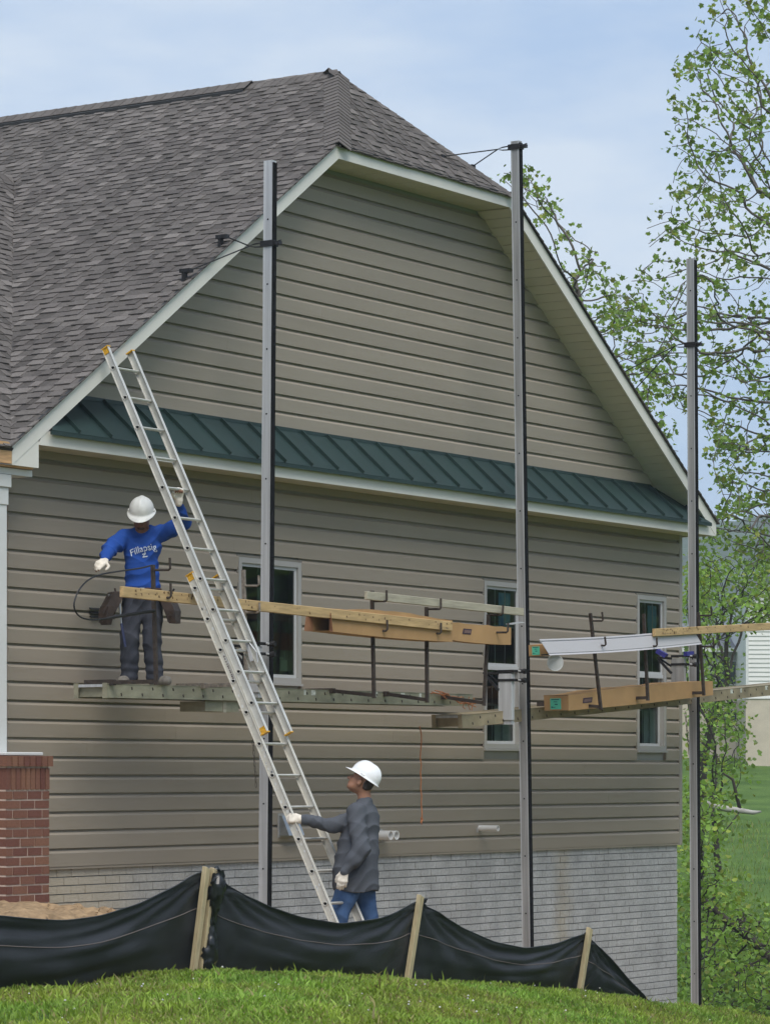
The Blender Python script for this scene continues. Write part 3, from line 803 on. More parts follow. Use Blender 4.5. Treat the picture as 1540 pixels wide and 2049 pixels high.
M_CARDI = mat('cardboard_shadow_side', (.33, .17, .10), rough=.85, spec=.15, var=.15, vscale=5)
M_LABEL = mat('green_carton_label', (.10, .52, .36), rough=.6)
M_INK = mat('dark_ink', (.045, .025, .04), rough=.7)
M_YEL = mat('yellow_end_cap', (.62, .33, .02), rough=.5, var=.35, vscale=60)
M_CHAIN = mat('dull_chain', (.10, .085, .07), rough=.6, metal=.5)
M_ROPE = mat('orange_rope', (.42, .17, .075), rough=.8, var=.3, vscale=50)
YP = -.85                                       # outer face of the poles

def pole(top, bot, label, clampz, rods, m=None):
    """square aluminium pole with a rubber faced front, clamp and two rods holding it off the roof"""
    s = .104; sx = .066; T = onY(*top, YP + s); B = onY(*bot, YP + s); T = T - V(0, s, 0); B = B - V(0, s, 0)
    ax = nrm(T - B); B = B - ax * .6
    t = thing('scaffold_pole', B + V(s / 2, s / 2, .6), label, 'pole', 'scaffold poles along the wall')
    ex = nrm(np.cross(V(0, 1, 0), ax)); ey = np.cross(ax, ex)
    def box(name, m, x0, x1, y0, y1, a, c):
        q = MB(); q.hexa([p + ex * xx + ey * yy for p in (a, c) for xx, yy in ((x0, y0), (x1, y0), (x1, y1), (x0, y1))]); return q.obj(name, m, t)
    m = m or M_ALU; body = box('post', m, 0, sx, .006, s, B, T)
    box('rubber_face', M_RUBBER, .002, sx - .002, -.004, .0055, B, T - ax * .02)
    box('edge_lip', M_ALU, -.004, .0, .004, .014, B, T); box('edge_lip', M_ALU, -.004, .0, s - .012, s - .002, B, T)
    L = np.linalg.norm(T - B)
    for k in range(int(L / .61)):
        z = .35 + k * .61
        q = MB(); c = B + ax * z + ey * (s * .5); q.tube([c - ex * .0035, c + ex * .001], .0085, 8); q.obj('hole', M_RUBBER, t)
    # clamp and rods
    P = onY(*clampz, YP + s / 2); u = (P - B) @ ax; c = B + ax * u
    q = MB(); q.hexa([c + ax * dz + ex * xx + ey * yy for dz in (-.028, .028) for xx, yy in ((-.012, -.012), (sx + .012, -.012), (sx + .012, s + .03), (-.012, s + .03))])
    cl = q.obj('clamp', M_BLACKM, t)
    q = MB(); q.beam(c + ex * sx / 2 - ey * .012, c + ex * sx / 2 - ey * .07, .05, .035); q.tube([c + ex * (s * .2) - ey * .06 + ax * .02, c + ex * (sx * .9) - ey * .06 + ax * .03], .006, 6); q.obj('clamp_bolt', M_BLACKM, cl)
    eye = c + ex * sx / 2 + ey * (s + .03)
    q = MB(); q.tube([eye + ey * .0 + ax * .02, eye + ey * .09 + ax * .015, eye + ey * .16, eye + ey * .09 - ax * .015, eye - ax * .02], .007, 6); q.obj('yoke', M_BLACKM, cl)
    kn = eye + ey * .15
    for r in rods:
        e = np.array(r, float); q = MB(); q.tube([kn, e], .0065, 6); rod = q.obj('brace_rod', M_BLACKM, t)
        q = MB(); q.beam(e - V(.0, .02, .0), e + V(.0, .10, .0), .06, .035); q.beam(e + V(0, .06, -.11), e + V(0, .06, .01), .05, .03, (0, 1, 0)); q.obj('brace_foot', M_BLACKM, rod)
    return t
def on_main(px, py):     # point on the left roof slope
    d = ray(px, py); t = (RZ1 + .10 + KL * (CAM[0] - RX1) - CAM[2]) / (d[2] - KL * d[0]); return CAM + t * d
def on_hip(px, py):
    kh = (RIDZ - RZ1) / (RIDY - OY); d = ray(px, py); t = (RZ1 + .02 + kh * (CAM[1] - OY) - CAM[2]) / (d[2] - kh * d[1]); return CAM + t * d
def on_right(X, Y): return V(X, Y, SZ1 + KR * (SX1 - X) + .03)
pole((528, 322), (517, 1815), 'bright aluminium pole standing behind the extension ladder', (540, 488), [on_main(452, 473), on_main(380, 541)])
pole((1021, 283), (1044, 1895), 'tallest scaffold pole rising past the roof edge, in the middle of the wall', (1032, 294), [on_hip(884, 313), on_hip(945, 333)], M_ALUP)
pole((1372, 518), (1381, 2010), 'dull grey pole past the house corner with trees behind it', (1384, 690), [on_right(10.1, .35), on_right(10.75, .55)], M_ALUP)

# ---- pump jacks
def jack(pxy, label, h=.50, flip=1, body_col=M_ALU):
    c = onY(*pxy, YP - .03)                              # top of the jack at the pole
    t = thing('pump_jack', c - V(0, 0, h), label, 'pump jack', 'pump jacks on the poles')
    x0, x1 = c[0] - .02, c[0] + .125
    b = MB(); b.box((x0, YP - .035, c[2] - h), (x0 + .012, YP + .13, c[2] - .03)); b.box((x0 + .012, YP - .035, c[2] - h), (x0 + .06, YP - .012, c[2] - .03)); b.obj('body', body_col, t, bevel=.004)
    for k, dz in enumerate((0, -.095)):
        b = MB(); b.box((x0 - .006, YP - .055, c[2] + dz - .016), (x1, YP - .011, c[2] + dz + .010)); b.box((x0 - .006, YP + .105, c[2] + dz - .016), (x1, YP + .13, c[2] + dz + .010)); b.box((x0 - .007, YP - .012, c[2] + dz - .015), (x0 - .001, YP + .106, c[2] + dz + .009)); b.obj('shackle', M_BLACKM, t)
        b = MB(); p = V(x1 - .03, YP - .06, c[2] + dz - .005); b.tube([p, p + V(.01, -.05, 0)], [.022, .022], 10); b.tube([p + V(.01, -.05, 0), p + V(.012, -.075, 0)], [.03, .026], 10); b.obj('roller', M_BLACKM, t)
        b = MB(); b.tube([p + V(-.05, -.02, .002), p + V(-.05, -.045, .002)], .011, 8); b.obj('bolt', M_ALU, t)
    b = MB(); q = V(x0 - .01, YP + .12, c[2] - .03)
    b.beam(q, q + V(-.0, .17, .015), .03, .028); b.beam(q + V(0, .0, -.17), q + V(0, .17, -.005), .026, .026); b.beam(q + V(.03, .0, -.10), q + V(.03, .16, .0), .02, .02); b.tube([q + V(-.02, .17, .01), q + V(.06, .17, .01)], .012, 8); b.obj('foot_pedal', M_BLACKM, t)
    # arm that carries the plank, running towards the wall under it, with an upright end
    b = MB(); zb = c[2] - h
    b.box((x0 + .015, YP - .02, zb - .045), (x0 + .075, -.32, zb + .0)); b.obj('plank_arm', body_col, t)
    return t, zb
jack((519, 1287), 'pump jack with black rollers hidden behind the ladder rungs', .46)
jack((1024, 1342), 'pump jack with long pale body on the middle pole', .52)
tj, _ = jack((1368, 1312), 'pump jack with blue painted top on the pole past the corner', .44, 1, M_ALUP)
c = onY(1368, 1312, YP - .03); b = MB(); b.beam(c + V(-.03, -.03, .02), c + V(.14, -.03, .03), .05, .05); b.beam(c + V(-.02, .22, .0), c + V(-.02, .34, .06), .06, .05); b.obj('blue_bracket', mat('blue_paint', (.035, .035, .22), rough=.5, var=.3, vscale=20), tj)

# ---- planks
def plank_thing(P0, P1, y0, y1, h, label, slots_seed, M_ALU2=M_ALU2):
    """aluminium walk plank: P0, P1 bottom corners along the outer side"""
    P0 = V(P0[0], 0, P0[2]); P1 = V(P1[0], 0, P1[2]); d = nrm(P1 - P0); up = np.cross(V(0, -1, 0), d); up = up if up[2] > 0 else -up
    t = thing('scaffold_plank', P0 + V(0, (y0 + y1) / 2, 0), label, 'plank', 'aluminium scaffold planks')
    def bx(name, m, u0, u1, ya, yb, h0, h1):
        q = MB(); a, c = P0 + d * u0, P0 + d * u1
        q.hexa([a + up * h0 + V(0, ya, 0), c + up * h0 + V(0, ya, 0), c + up * h0 + V(0, yb, 0), a + up * h0 + V(0, yb, 0), a + up * h1 + V(0, ya, 0), c + up * h1 + V(0, ya, 0), c + up * h1 + V(0, yb, 0), a + up * h1 + V(0, yb, 0)])
        return q.obj(name, m, t)
    L = np.linalg.norm(P1 - P0)
    for ya, sgn in ((y0, 1), (y1, -1)):
        bx('side_rail', M_ALU2, 0, L, ya, ya + sgn * .006, .004, h - .004)
        bx('flange', M_ALU2, 0, L, ya - sgn * .004, ya + sgn * .035, 0, .0045); bx('flange', M_ALU2, 0, L, ya - sgn * .004, ya + sgn * .035, h - .0045, h)
    n = 6
    for i in range(n):
        w = (y1 - y0 - .08) / n; bx('deck_board', M_ALU2, .02, L, y0 + .04 + i * w + .003, y0 + .04 + (i + 1) * w - .003, h - .022, h - .005)
    k = .03
    while k < L: bx('cross_bar', M_ALU2, k, k + .04, y0 + .007, y1 - .007, .01, h - .023); k += .61
    bx('end_cap', M_ALU2, -.006, .0, y0, y0 + .05, -.004, h + .006); bx('end_cap', M_ALU2, -.006, .0, y1 - .05, y1, -.004, h + .006)
    bx('end_tube', M_ALU, -.004, .03, y0 + .05, y1 - .05, h - .03, h - .006)
    q = MB(); r = random.Random(slots_seed); u = .2; k = 0
    while u < L - .1:
        c = P0 + d * u + up * (h * (.70 if k % 2 else .26)) + V(0, y0, 0); q.beam(c - up * .012 - V(0, .002, 0) + d * .004, c + up * .012 - V(0, .002, 0) - d * .004, .012, .006, (0, 1, 0)); u += .152; k += 1
    q.obj('rivets', M_RUST, t)['kind'] = 'stuff'
    for i in range(5):
        q = MB(); c = P0 + d * r.uniform(.45, .95) * L + up * h * .55 + V(0, y0 - .002, 0); w = r.uniform(.03, .08); q.hexa([c, c + d * w, c + d * w + V(0, .001, 0), c + V(0, .001, 0), c + up * .05, c + d * w + up * .05, c + d * w + up * .05 + V(0, .001, 0), c + up * .05 + V(0, .001, 0)])
        q.obj('sticker', mat('worn_sticker', (.55, .56, .50), rough=.7, var=.4, vscale=40), t)
    return d, up
A0 = onY(215, 1396, -.78); A1 = onY(945, 1413, -.78)
plank_thing(A0, A1, -.78, -.41, .125, 'long green tinged walk plank under the man in blue', 1)
B0 = onY(925, 1456, -.78); B1 = onY(1545, 1391, -.78); B1 = B0 + (B1 - B0) * 1.12
PD2, PU2 = plank_thing(B0, B1, -.78, -.41, .13, 'walk plank sloping up towards the pole past the corner', 2, mat('brown_stained_plank', (.285, .235, .15), rough=.6, metal=.15, var=.35, vscale=3.5))
def plank2_z(x): return B0[2] + (x - B0[0]) * PD2[2] / PD2[0]
# spacer block hanging below the long plank
t = thing('plank_splice', onY(440, 1415, -.7), 'short channel piece slung under the long walk plank', 'bracket')
p, q_ = onY(411, 1423, -.74), onY(478, 1405, -.74); b = MB(); b.box((p[0], -.74, p[2]), (q_[0], -.735, q_[2])); b.box((p[0], -.735, p[2]), (p[0] + .01, -.45, q_[2])); b.box((p[0] + .01, -.735, p[2]), (q_[0], -.46, p[2] + .008)); b.obj('channel', M_ALU2, t)
b = MB(); b.box((p[0] + .27, -.746, p[2] - .005), (p[0] + .32, -.7405, q_[2])); b.obj('strap', M_LUMG, t)

# ---- rail brackets: arm out from the plank, upright, hooks on the outside
YB_ = -1.28
def bracket(px_top, px_bot, zbot, label, hooks, tip=None, mast=M_RUST, arm_end=-.80):
    """px_top, px_bot: picture column and row of both ends of the upright"""
    T = onY(*px_top, YB_); Bq = onY(*px_bot, YB_)
    t = thing('rail_bracket', Bq, label, 'bracket', 'rail brackets on the planks')
    q = MB(); q.beam(Bq - nrm(T - Bq) * .02, T, .030, .030, (0, 1, 0)); q.obj('upright', mast, t)
    q = MB(); A = V(Bq[0], arm_end, zbot); q.beam(Bq + V(0, .017, .01), A, .034, .034); q.beam(A + V(0, -.02, 0), A + V(0, .30, -.0), .05, .05); q.obj('arm', mast, t)
    ax = nrm(T - Bq)
    for hz, reach, lip in hooks:
        p = Bq + (T - Bq) * hz + V(.0, -.017, 0); q = MB()
        q.tube([p, p + V(0, -reach + .015, -.004), p + V(0, -reach, .008), p + V(0, -reach, 0) + ax * lip], .011, 7); q.obj('hook', mast, t)
    return T, Bq
zt1 = A0[2] + .135
HK = [(.66, .15, .085), (.93, .15, .09)]
bracket((306, 1130), (313, 1366), zt1, 'dark rail bracket in front of the man in blue', [(.72, .17, .12), (.955, .17, .10)])
bracket((487, 1140), (494, 1371), zt1, 'pale tipped rail bracket seen against the wide window', [(.63, .15, .085), (.86, .15, .09)], mast=mat('pale_rusty_steel', (.22, .19, .16), rough=.7, var=.4, vscale=30))
bracket((744, 1182), (748, 1393), zt1 - .0, 'second rail bracket from the cartons open end, hook above the grey board', [(.62, .15, .10), (.90, .15, .10)])
bracket((853, 1215), (854, 1402), zt1 - .01, 'middle rail bracket between the two uprights under the cartons', [(.72, .15, .10), (.98, .15, .10)])
bracket((977, 1230), (968, 1408), zt1 - .02, 'crooked rail bracket in front of the tall window by the middle pole', [(.80, .22, .09), (1.0, .15, .09)])
def p2b(px, lo, hi, label, hooks):
    bz = None
    bracket(hi, lo, float(plank2_z(onY(*lo, YB_)[0])) + .15, label, hooks)
p2b(1190, (1201, 1416), (1180, 1227), 'leaning rail bracket at the near end of the labelled carton', [(.66, .13, .09), (.92, .13, .09)])
p2b(1290, (1295, 1398), (1287, 1228), 'leaning rail bracket in front of the window nearest the corner', [(.62, .13, .09)])
p2b(1400, (1407, 1388), (1396, 1225), 'rail bracket beside the pole past the corner', [(.58, .15, .10), (.96, .15, .10)])

# ---- loose boards resting in the hooks
def loose_board(a, c, ytop, h, th, y, m, label, stains=0):
    P0 = onY(a[0], a[1], y); P1 = onY(c[0], c[1], y)
    d = nrm(P1 - P0); up = nrm(np.cross(V(0, -1, 0), d)); up = up if up[2] > 0 else -up
    t = thing('lumber_board', P0, label, 'board', 'boards laid on the brackets')
    q = MB(); q.hexa([P0 - up * h + V(0, 0, 0), P1 - up * h, P1 - up * h + V(0, th, 0), P0 - up * h + V(0, th, 0), P0, P1, P1 + V(0, th, 0), P0 + V(0, th, 0)]); q.obj('board', m, t, bevel=.004)
    if stains:
        r = random.Random(stains); q = MB(); L = np.linalg.norm(P1 - P0)
        for i in range(60):
            u = r.choice((r.uniform(.03, .35), r.uniform(.03, 1))) * L; v = r.uniform(.15, .8) * h; w = r.uniform(.006, .03); hh = r.uniform(.006, .03)
            p = P0 + d * u - up * v + V(0, -.0015, 0); q.poly([p, p + d * w - up * .004, p + d * w * .7 + up * hh, p + d * .002 + up * hh * .6])
        q.obj('stain', M_STAIN, t)['kind'] = 'stuff'
    return t
loose_board((247, 1173), (905, 1244), 0, .092, .040, YB_ - .165 + .022, M_LUM, 'long yellow pine board running from the man in blue to the cartons', 5)
loose_board((735, 1183), (1048, 1217), 0, .078, .038, YB_ - .135, M_LUMG, 'short weathered grey board in the top hooks by the middle pole', 0)
loose_board((1310, 1258), (1600, 1243), 0, .085, .040, YB_ - .125, M_LUM, 'pine board sticking out past the corner towards the trees', 9)

# ---- cartons
def carton(a, c, h, y0, y1, label, name='carton', rise=0, open_end=False, lab=None, lid=0.0, logo=None, m=None):
    """a, c: picture points of the outer top edge"""
    P0 = onY(a[0], a[1], y0); P1 = onY(c[0], c[1], y0); d = nrm(P1 - P0); up = nrm(np.cross(V(0, -1, 0), d)); up = up if up[2] > 0 else -up
    t = thing('carton', P0 - up * h, label, 'carton', 'siding cartons on the scaffold'); W = V(0, y1 - y0, 0)
    m = m or M_CARD
    L = np.linalg.norm(P1 - P0); n = 14; r = random.Random(int(L * 1000))
    top = [P0 + d * L * i / n + up * (r.uniform(-.006, .008) + lid * math.sin(math.pi * i / n)) for i in range(n + 1)]
    bot = [P0 + d * L * i / n - up * h + up * (-.012 * math.sin(math.pi * i / n)) for i in range(n + 1)]
    def strip(A, B, mm, name, th):
        q = MB(); ia = q.pts(A); ib = q.pts(B); ic = q.pts([p + th for p in A]); id_ = q.pts([p + th for p in B]); k = len(A)
        for i in range(k - 1):
            q.face([ib[i], ib[i + 1], ia[i + 1], ia[i]]); q.face([id_[i], ic[i], ic[i + 1], id_[i + 1]]); q.face([ia[i], ia[i + 1], ic[i + 1], ic[i]]); q.face([ib[i], id_[i], id_[i + 1], ib[i + 1]])
        q.face([ib[0], ia[0], ic[0], id_[0]]); q.face([ib[-1], id_[-1], ic[-1], ia[-1]])
        return q.obj(name, mm, t)
    strip(top, bot, m, 'outer_side', V(0, .004, 0)); strip([p + W for p in top], [p + W for p in bot], m, 'inner_side', V(0, -.004, 0))
    strip([p + V(0, .0041, 0) for p in top], [p + W - V(0, .0041, 0) for p in top], m, 'lid', -up * .004); strip([p + V(0, .0041, 0) + up * .001 for p in bot], [p + W - V(0, .0041, 0) + up * .001 for p in bot], m, 'base', up * .004)
    if open_end:
        q = MB(); q.hexa([P0 - up * h, P0 - up * h + V(0, .02, 0), P0 - up * h + V(0, .02, 0), P0 - up * h, P0, P0 + V(.0, .02, 0), P0 + V(0, .02, 0), P0])
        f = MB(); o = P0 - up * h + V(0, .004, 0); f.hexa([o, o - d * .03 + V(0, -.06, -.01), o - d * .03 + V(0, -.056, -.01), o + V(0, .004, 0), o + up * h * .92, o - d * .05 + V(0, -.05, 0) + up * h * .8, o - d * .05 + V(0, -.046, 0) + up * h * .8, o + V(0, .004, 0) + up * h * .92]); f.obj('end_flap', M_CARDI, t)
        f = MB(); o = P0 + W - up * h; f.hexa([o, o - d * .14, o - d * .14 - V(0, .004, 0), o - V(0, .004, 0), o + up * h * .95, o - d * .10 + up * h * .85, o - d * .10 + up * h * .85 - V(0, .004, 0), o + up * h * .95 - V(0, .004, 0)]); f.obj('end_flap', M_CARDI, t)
        f = MB(); o = P0; f.hexa([o, o - d * .06 - up * .02, o - d * .11 + W - up * .01, o + W, o + up * .004, o - d * .06 - up * .016, o - d * .11 + W - up * .006, o + W + up * .004]); f.obj('end_flap', m, t)
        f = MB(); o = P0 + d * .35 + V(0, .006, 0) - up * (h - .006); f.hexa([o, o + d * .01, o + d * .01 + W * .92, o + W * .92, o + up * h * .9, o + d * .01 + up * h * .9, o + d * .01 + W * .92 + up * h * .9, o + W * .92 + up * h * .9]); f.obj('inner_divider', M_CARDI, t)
    else:
        f = MB(); o = P0 - up * (h - .006) + V(0, .005, 0); f.hexa([o - d * .002, o + d * .004, o + d * .004 + W * .96, o - d * .002 + W * .96, o - d * .002 + up * (h - .012), o + d * .004 + up * (h - .012), o + d * .004 + W * .96 + up * (h - .012), o - d * .002 + W * .96 + up * (h - .012)]); f.obj('end_panel', m, t)
    if lab:
        u0, u1, v0, v1 = lab; n_ = -d
        c0 = P0 - up * h - d * .0035; q = MB()
        q.hexa([c0 + W * u0 + up * h * v0, c0 + W * u0 + up * h * v0 + d * .001, c0 + W * u1 + up * h * v0 + d * .001, c0 + W * u1 + up * h * v0, c0 + W * u0 + up * h * v1, c0 + W * u0 + up * h * v1 + d * .001, c0 + W * u1 + up * h * v1 + d * .001, c0 + W * u1 + up * h * v1]); lb = q.obj('shipping_label', M_LABEL, t)
        q = MB(); r = random.Random(3)
        for row, (va, wd, hh) in enumerate(((.86, .75, .08), (.66, .3, .06), (.66, .2, .05), (.45, .3, .05), (.40, .25, .05), (.16, .35, .05), (.14, .15, .12))):
            ua = r.uniform(.08, .9 - wd); pa = c0 - d * .0012 + W * lerp(u0, u1, 1 - ua) + up * h * lerp(v0, v1, va); pb = -W * (u1 - u0) * wd; q.poly([pa, pa + pb, pa + pb + up * h * (v1 - v0) * hh, pa + up * h * (v1 - v0) * hh])
        q.obj('label_print', mat('label_ink', (.01, .10, .12), rough=.7), lb)
    if logo:
        u, wd = logo; c0 = P0 + d * u - up * h * .62 - V(0, .003, 0); q = MB(); q.hexa([c0, c0 + d * wd, c0 + d * wd + V(0, .002, 0), c0 + V(0, .002, 0), c0 + up * .055 + d * .02, c0 + d * (wd + .02) + up * .055, c0 + d * (wd + .02) + up * .055 + V(0, .002, 0), c0 + up * .055 + d * .02 + V(0, .002, 0)]); lg = q.obj('logo_block', M_INK, t)
        q = MB(); c1 = c0 - V(0, .0015, 0) + up * .012 + d * .03; w2 = wd * .8
        for k in range(9):
            p = c1 + d * (w2 * k / 9); q.poly([p, p + d * w2 / 13, p + d * (w2 / 13 + .006) + up * .03, p + d * .006 + up * .03])
        q.obj('logo_letters', mat('logo_letter_tan', (.22, .14, .12), rough=.8), lg)

    return t, P0, d, up, W
yc = YB_ - .020
carton((660, 1219), (905, 1243), .205, yc - .095, yc + .10, 'open ended brown carton with torn flaps behind the pine board', open_end=True, lid=.035)
carton((888, 1243), (1022, 1256), .175, yc - .085, yc + .03, 'brown carton end by the middle pole beside the white flap', lid=.0, logo=(.34, .16))
p = onY(1023, 1250, yc - .06); t = thing('siding_strip', p, 'loose white vinyl strip poking out towards the middle pole', 'strip')
b = MB(); b.hexa([p, p + V(.22, -.02, .03), p + V(.20, .05, .035), p + V(-.02, .06, .005), p + V(0, 0, .004), p + V(.22, -.02, .034), p + V(.20, .05, .039), p + V(-.02, .06, .009)]); b.obj('strip', M_WHITE, t)
carton((1136, 1391), (1425, 1362), .165, -1.14, -.84, 'long brown carton with green label lying on the sloping plank', lab=(.30, .74, .10, .80), logo=(.30, .20), lid=.02)
carton((1080, 1290), (1345, 1268), .120, yc + .02, yc + .16, 'brown carton with green label under the white soffit panel', lab=(.05, .70, .12, .85))
# dark box underneath
# white vinyl soffit panel in the top hooks
def panel():
    y = YB_ - .075; P0 = onY(1078, 1279, y); P1 = onY(1385, 1259, y); d = nrm(P1 - P0); up = nrm(np.cross(V(0, -1, 0), d)); up = up if up[2] > 0 else -up
    t = thing('soffit_panel', P0, 'white ribbed vinyl panel held in the bracket hooks above the sloping plank', 'panel')
    L = np.linalg.norm(P1 - P0); prof = [(0, 0), (-.004, .016), (.006, .018), (.004, .030), (-.008, .034), (-.026, .150), (-.020, .154), (-.030, .174)]
    q = MB(); n = 10
    G = [[P0 + d * (L * i / n) + V(0, -pu * 1.0, 0) * 1 - up * pv * 1 + d * (.9 * pv) + up * .0 - up * (.018 * math.sin(math.pi * i / n)) for pu, pv in [(-a, c) for a, c in prof]] for i in range(n + 1)]
    G2 = [[p + V(0, .003, 0) - up * .001 for p in row] for row in G]
    q.grid(G, True); q.grid(G2); q.obj('sheet', mat('lilac_white_vinyl', (.52, .50, .52), rough=.4), t)
    e = MB(); e.beam(P0 + d * .06 - up * .165 + V(0, .012, 0), P0 + d * .9 - up * .175 + V(0, .012, 0), .01, .012); e.obj('dark_edge', M_DARK, t)
panel()
# clear plastic lid hanging from the panel
p = onY(1110, 1326, YB_ - .05); t = thing('plastic_lid', p, 'round frosted plastic lid hanging below the white panel', 'lid')
q = MB(); n = 28; r = .085; e1, e2 = nrm(V(.75, -.66, 0)), V(0, 0, 1); nn = np.cross(e1, e2)
R1 = q.pts([p + r * (math.cos(s) * e1 + math.sin(s) * e2) for s in np.linspace(0, 2 * math.pi, n, endpoint=False)]); R2 = q.pts([p + nn * .003 + r * (math.cos(s) * e1 + math.sin(s) * e2) for s in np.linspace(0, 2 * math.pi, n, endpoint=False)])
q.face(R1[::-1]); q.face(R2)
for i in range(n): q.face([R1[i], R1[(i + 1) % n], R2[(i + 1) % n], R2[i]])
q.obj('disc', mat('frosted_plastic', (.52, .53, .52), rough=.35, alpha=.62), t)
q = MB(); q.tube([p + r * (math.cos(s) * e1 + math.sin(s) * e2) + nn * .003 for s in np.linspace(0, 2 * math.pi, n)], .005, 6); q.tube([p + e2 * r * .8 - e1 * r * .55, p + e2 * r * 1.25 - e1 * r * .3], .008, 6); q.obj('rim', mat('frosted_rim', (.62, .63, .62), rough=.35, alpha=.75), t)

# ---- ropes, chains, flexible rod
def wiggle(P, Q, n, amp, sag, seed):
    r = random.Random(seed); P = V(*P); Q = V(*Q); out = []
    for i in range(n + 1):
        f = i / n; out.append(P + (Q - P) * f + V(r.uniform(-amp, amp), r.uniform(-amp, amp), r.uniform(-amp, amp) - sag * math.sin(math.pi * f)))
    return out
p = onY(905, 1398, -.83); t = thing('rope_bundle', p, 'tangled orange cord lying on the end of the long plank', 'rope')
q = MB(); r = random.Random(4)
for k in range(7):
    a = onY(866 + r.uniform(-8, 20), 1387 + r.uniform(-4, 6), -.84 + r.uniform(-.03, .03)); c = onY(940 + r.uniform(-20, 12), 1402 + r.uniform(-6, 12), -.84 + r.uniform(-.03, .03))
    q.tube(wiggle(a, c, 9, .02, .01, k), .006, 5)
for px in (925, 938, 948): q.tube(wiggle(onY(px, 1395, -.84), onY(px + r.uniform(-6, 10), 1420, -.84), 4, .008, 0, px), .005, 5)
q.obj('cord', M_ROPE, t)
a = onY(841, 1452, -.55); c = onY(843, 1640, -.55); t = thing('hanging_rope', a, 'thin orange rope dangling from the plank end over the siding', 'rope')
q = MB(); q.tube(wiggle(a, c, 12, .008, 0, 8), .0065, 6); q.obj('cord', M_ROPE, t)
q = MB(); q.tube([c + V(-.005, 0, .02), c + V(.01, 0, 0), c + V(-.008, 0, -.03), c + V(.006, 0, -.05)], [.012, .014, .010, .004], 6); q.obj('frayed_end', M_ROPE, t)
def chain(a, c, label, n):
    t = thing('chain', a, label, 'chain', 'chains hanging from the jacks'); a = V(*a); c = V(*c)
    for k in range(n):
        p = lerp(a, c, (k + .5) / n) + V(random.uniform(-.004, .004), 0, 0); h = np.linalg.norm(c - a) / n * .62; s = np.linspace(0, 2 * math.pi, 9)
        e = V(.009, 0, 0) if k % 2 else V(0, .009, 0); q = MB(); q.tube([p + e * math.cos(x) + V(0, 0, h * math.sin(x)) for x in s], .0032, 5, caps=False); q.obj('link', M_CHAIN, t)
chain(onY(506, 1480, -.80), onY(513, 1575, -.80), 'short chain hanging behind the ladder below the long plank', 9)
chain(onY(1370, 1425, -.72), onY(1384, 1565, -.72), 'long dark chain hanging beside the pole past the corner', 15)
# loop of springy cable clamped to the first bracket
pts = [(305, 1131), (280, 1137), (240, 1143), (205, 1149), (178, 1160), (159, 1180), (149, 1206), (152, 1224), (164, 1236), (185, 1240), (210, 1238), (232, 1234), (270, 1228), (309, 1222)]
P = [onY(x, y, YB_ - .02 - .12 * math.sin(math.pi * i / 13)) for i, (x, y) in enumerate(pts)]
t = thing('cable_loop', P[-1], 'black springy cable bent into a loop beside the man in blue', 'cable')
q = MB(); rr = [.0075] * 10 + [.009, .014, .0165, .0165]; fine = []; fr = []
for i in range(len(P) - 1):
    p0, p1, p2, p3 = P[max(i - 1, 0)], P[i], P[i + 1], P[min(i + 2, len(P) - 1)]
    for k in range(4):
        u = k / 4; fine.append(.5 * ((2 * p1) + (-p0 + p2) * u + (2 * p0 - 5 * p1 + 4 * p2 - p3) * u * u + (-p0 + 3 * p1 - 3 * p2 + p3) * u ** 3)); fr.append(lerp(rr[i], rr[i + 1], u))
fine.append(P[-1]); fr.append(rr[-1]); q.tube(fine, fr, 7); q.obj('cable', M_BLACKM, t)

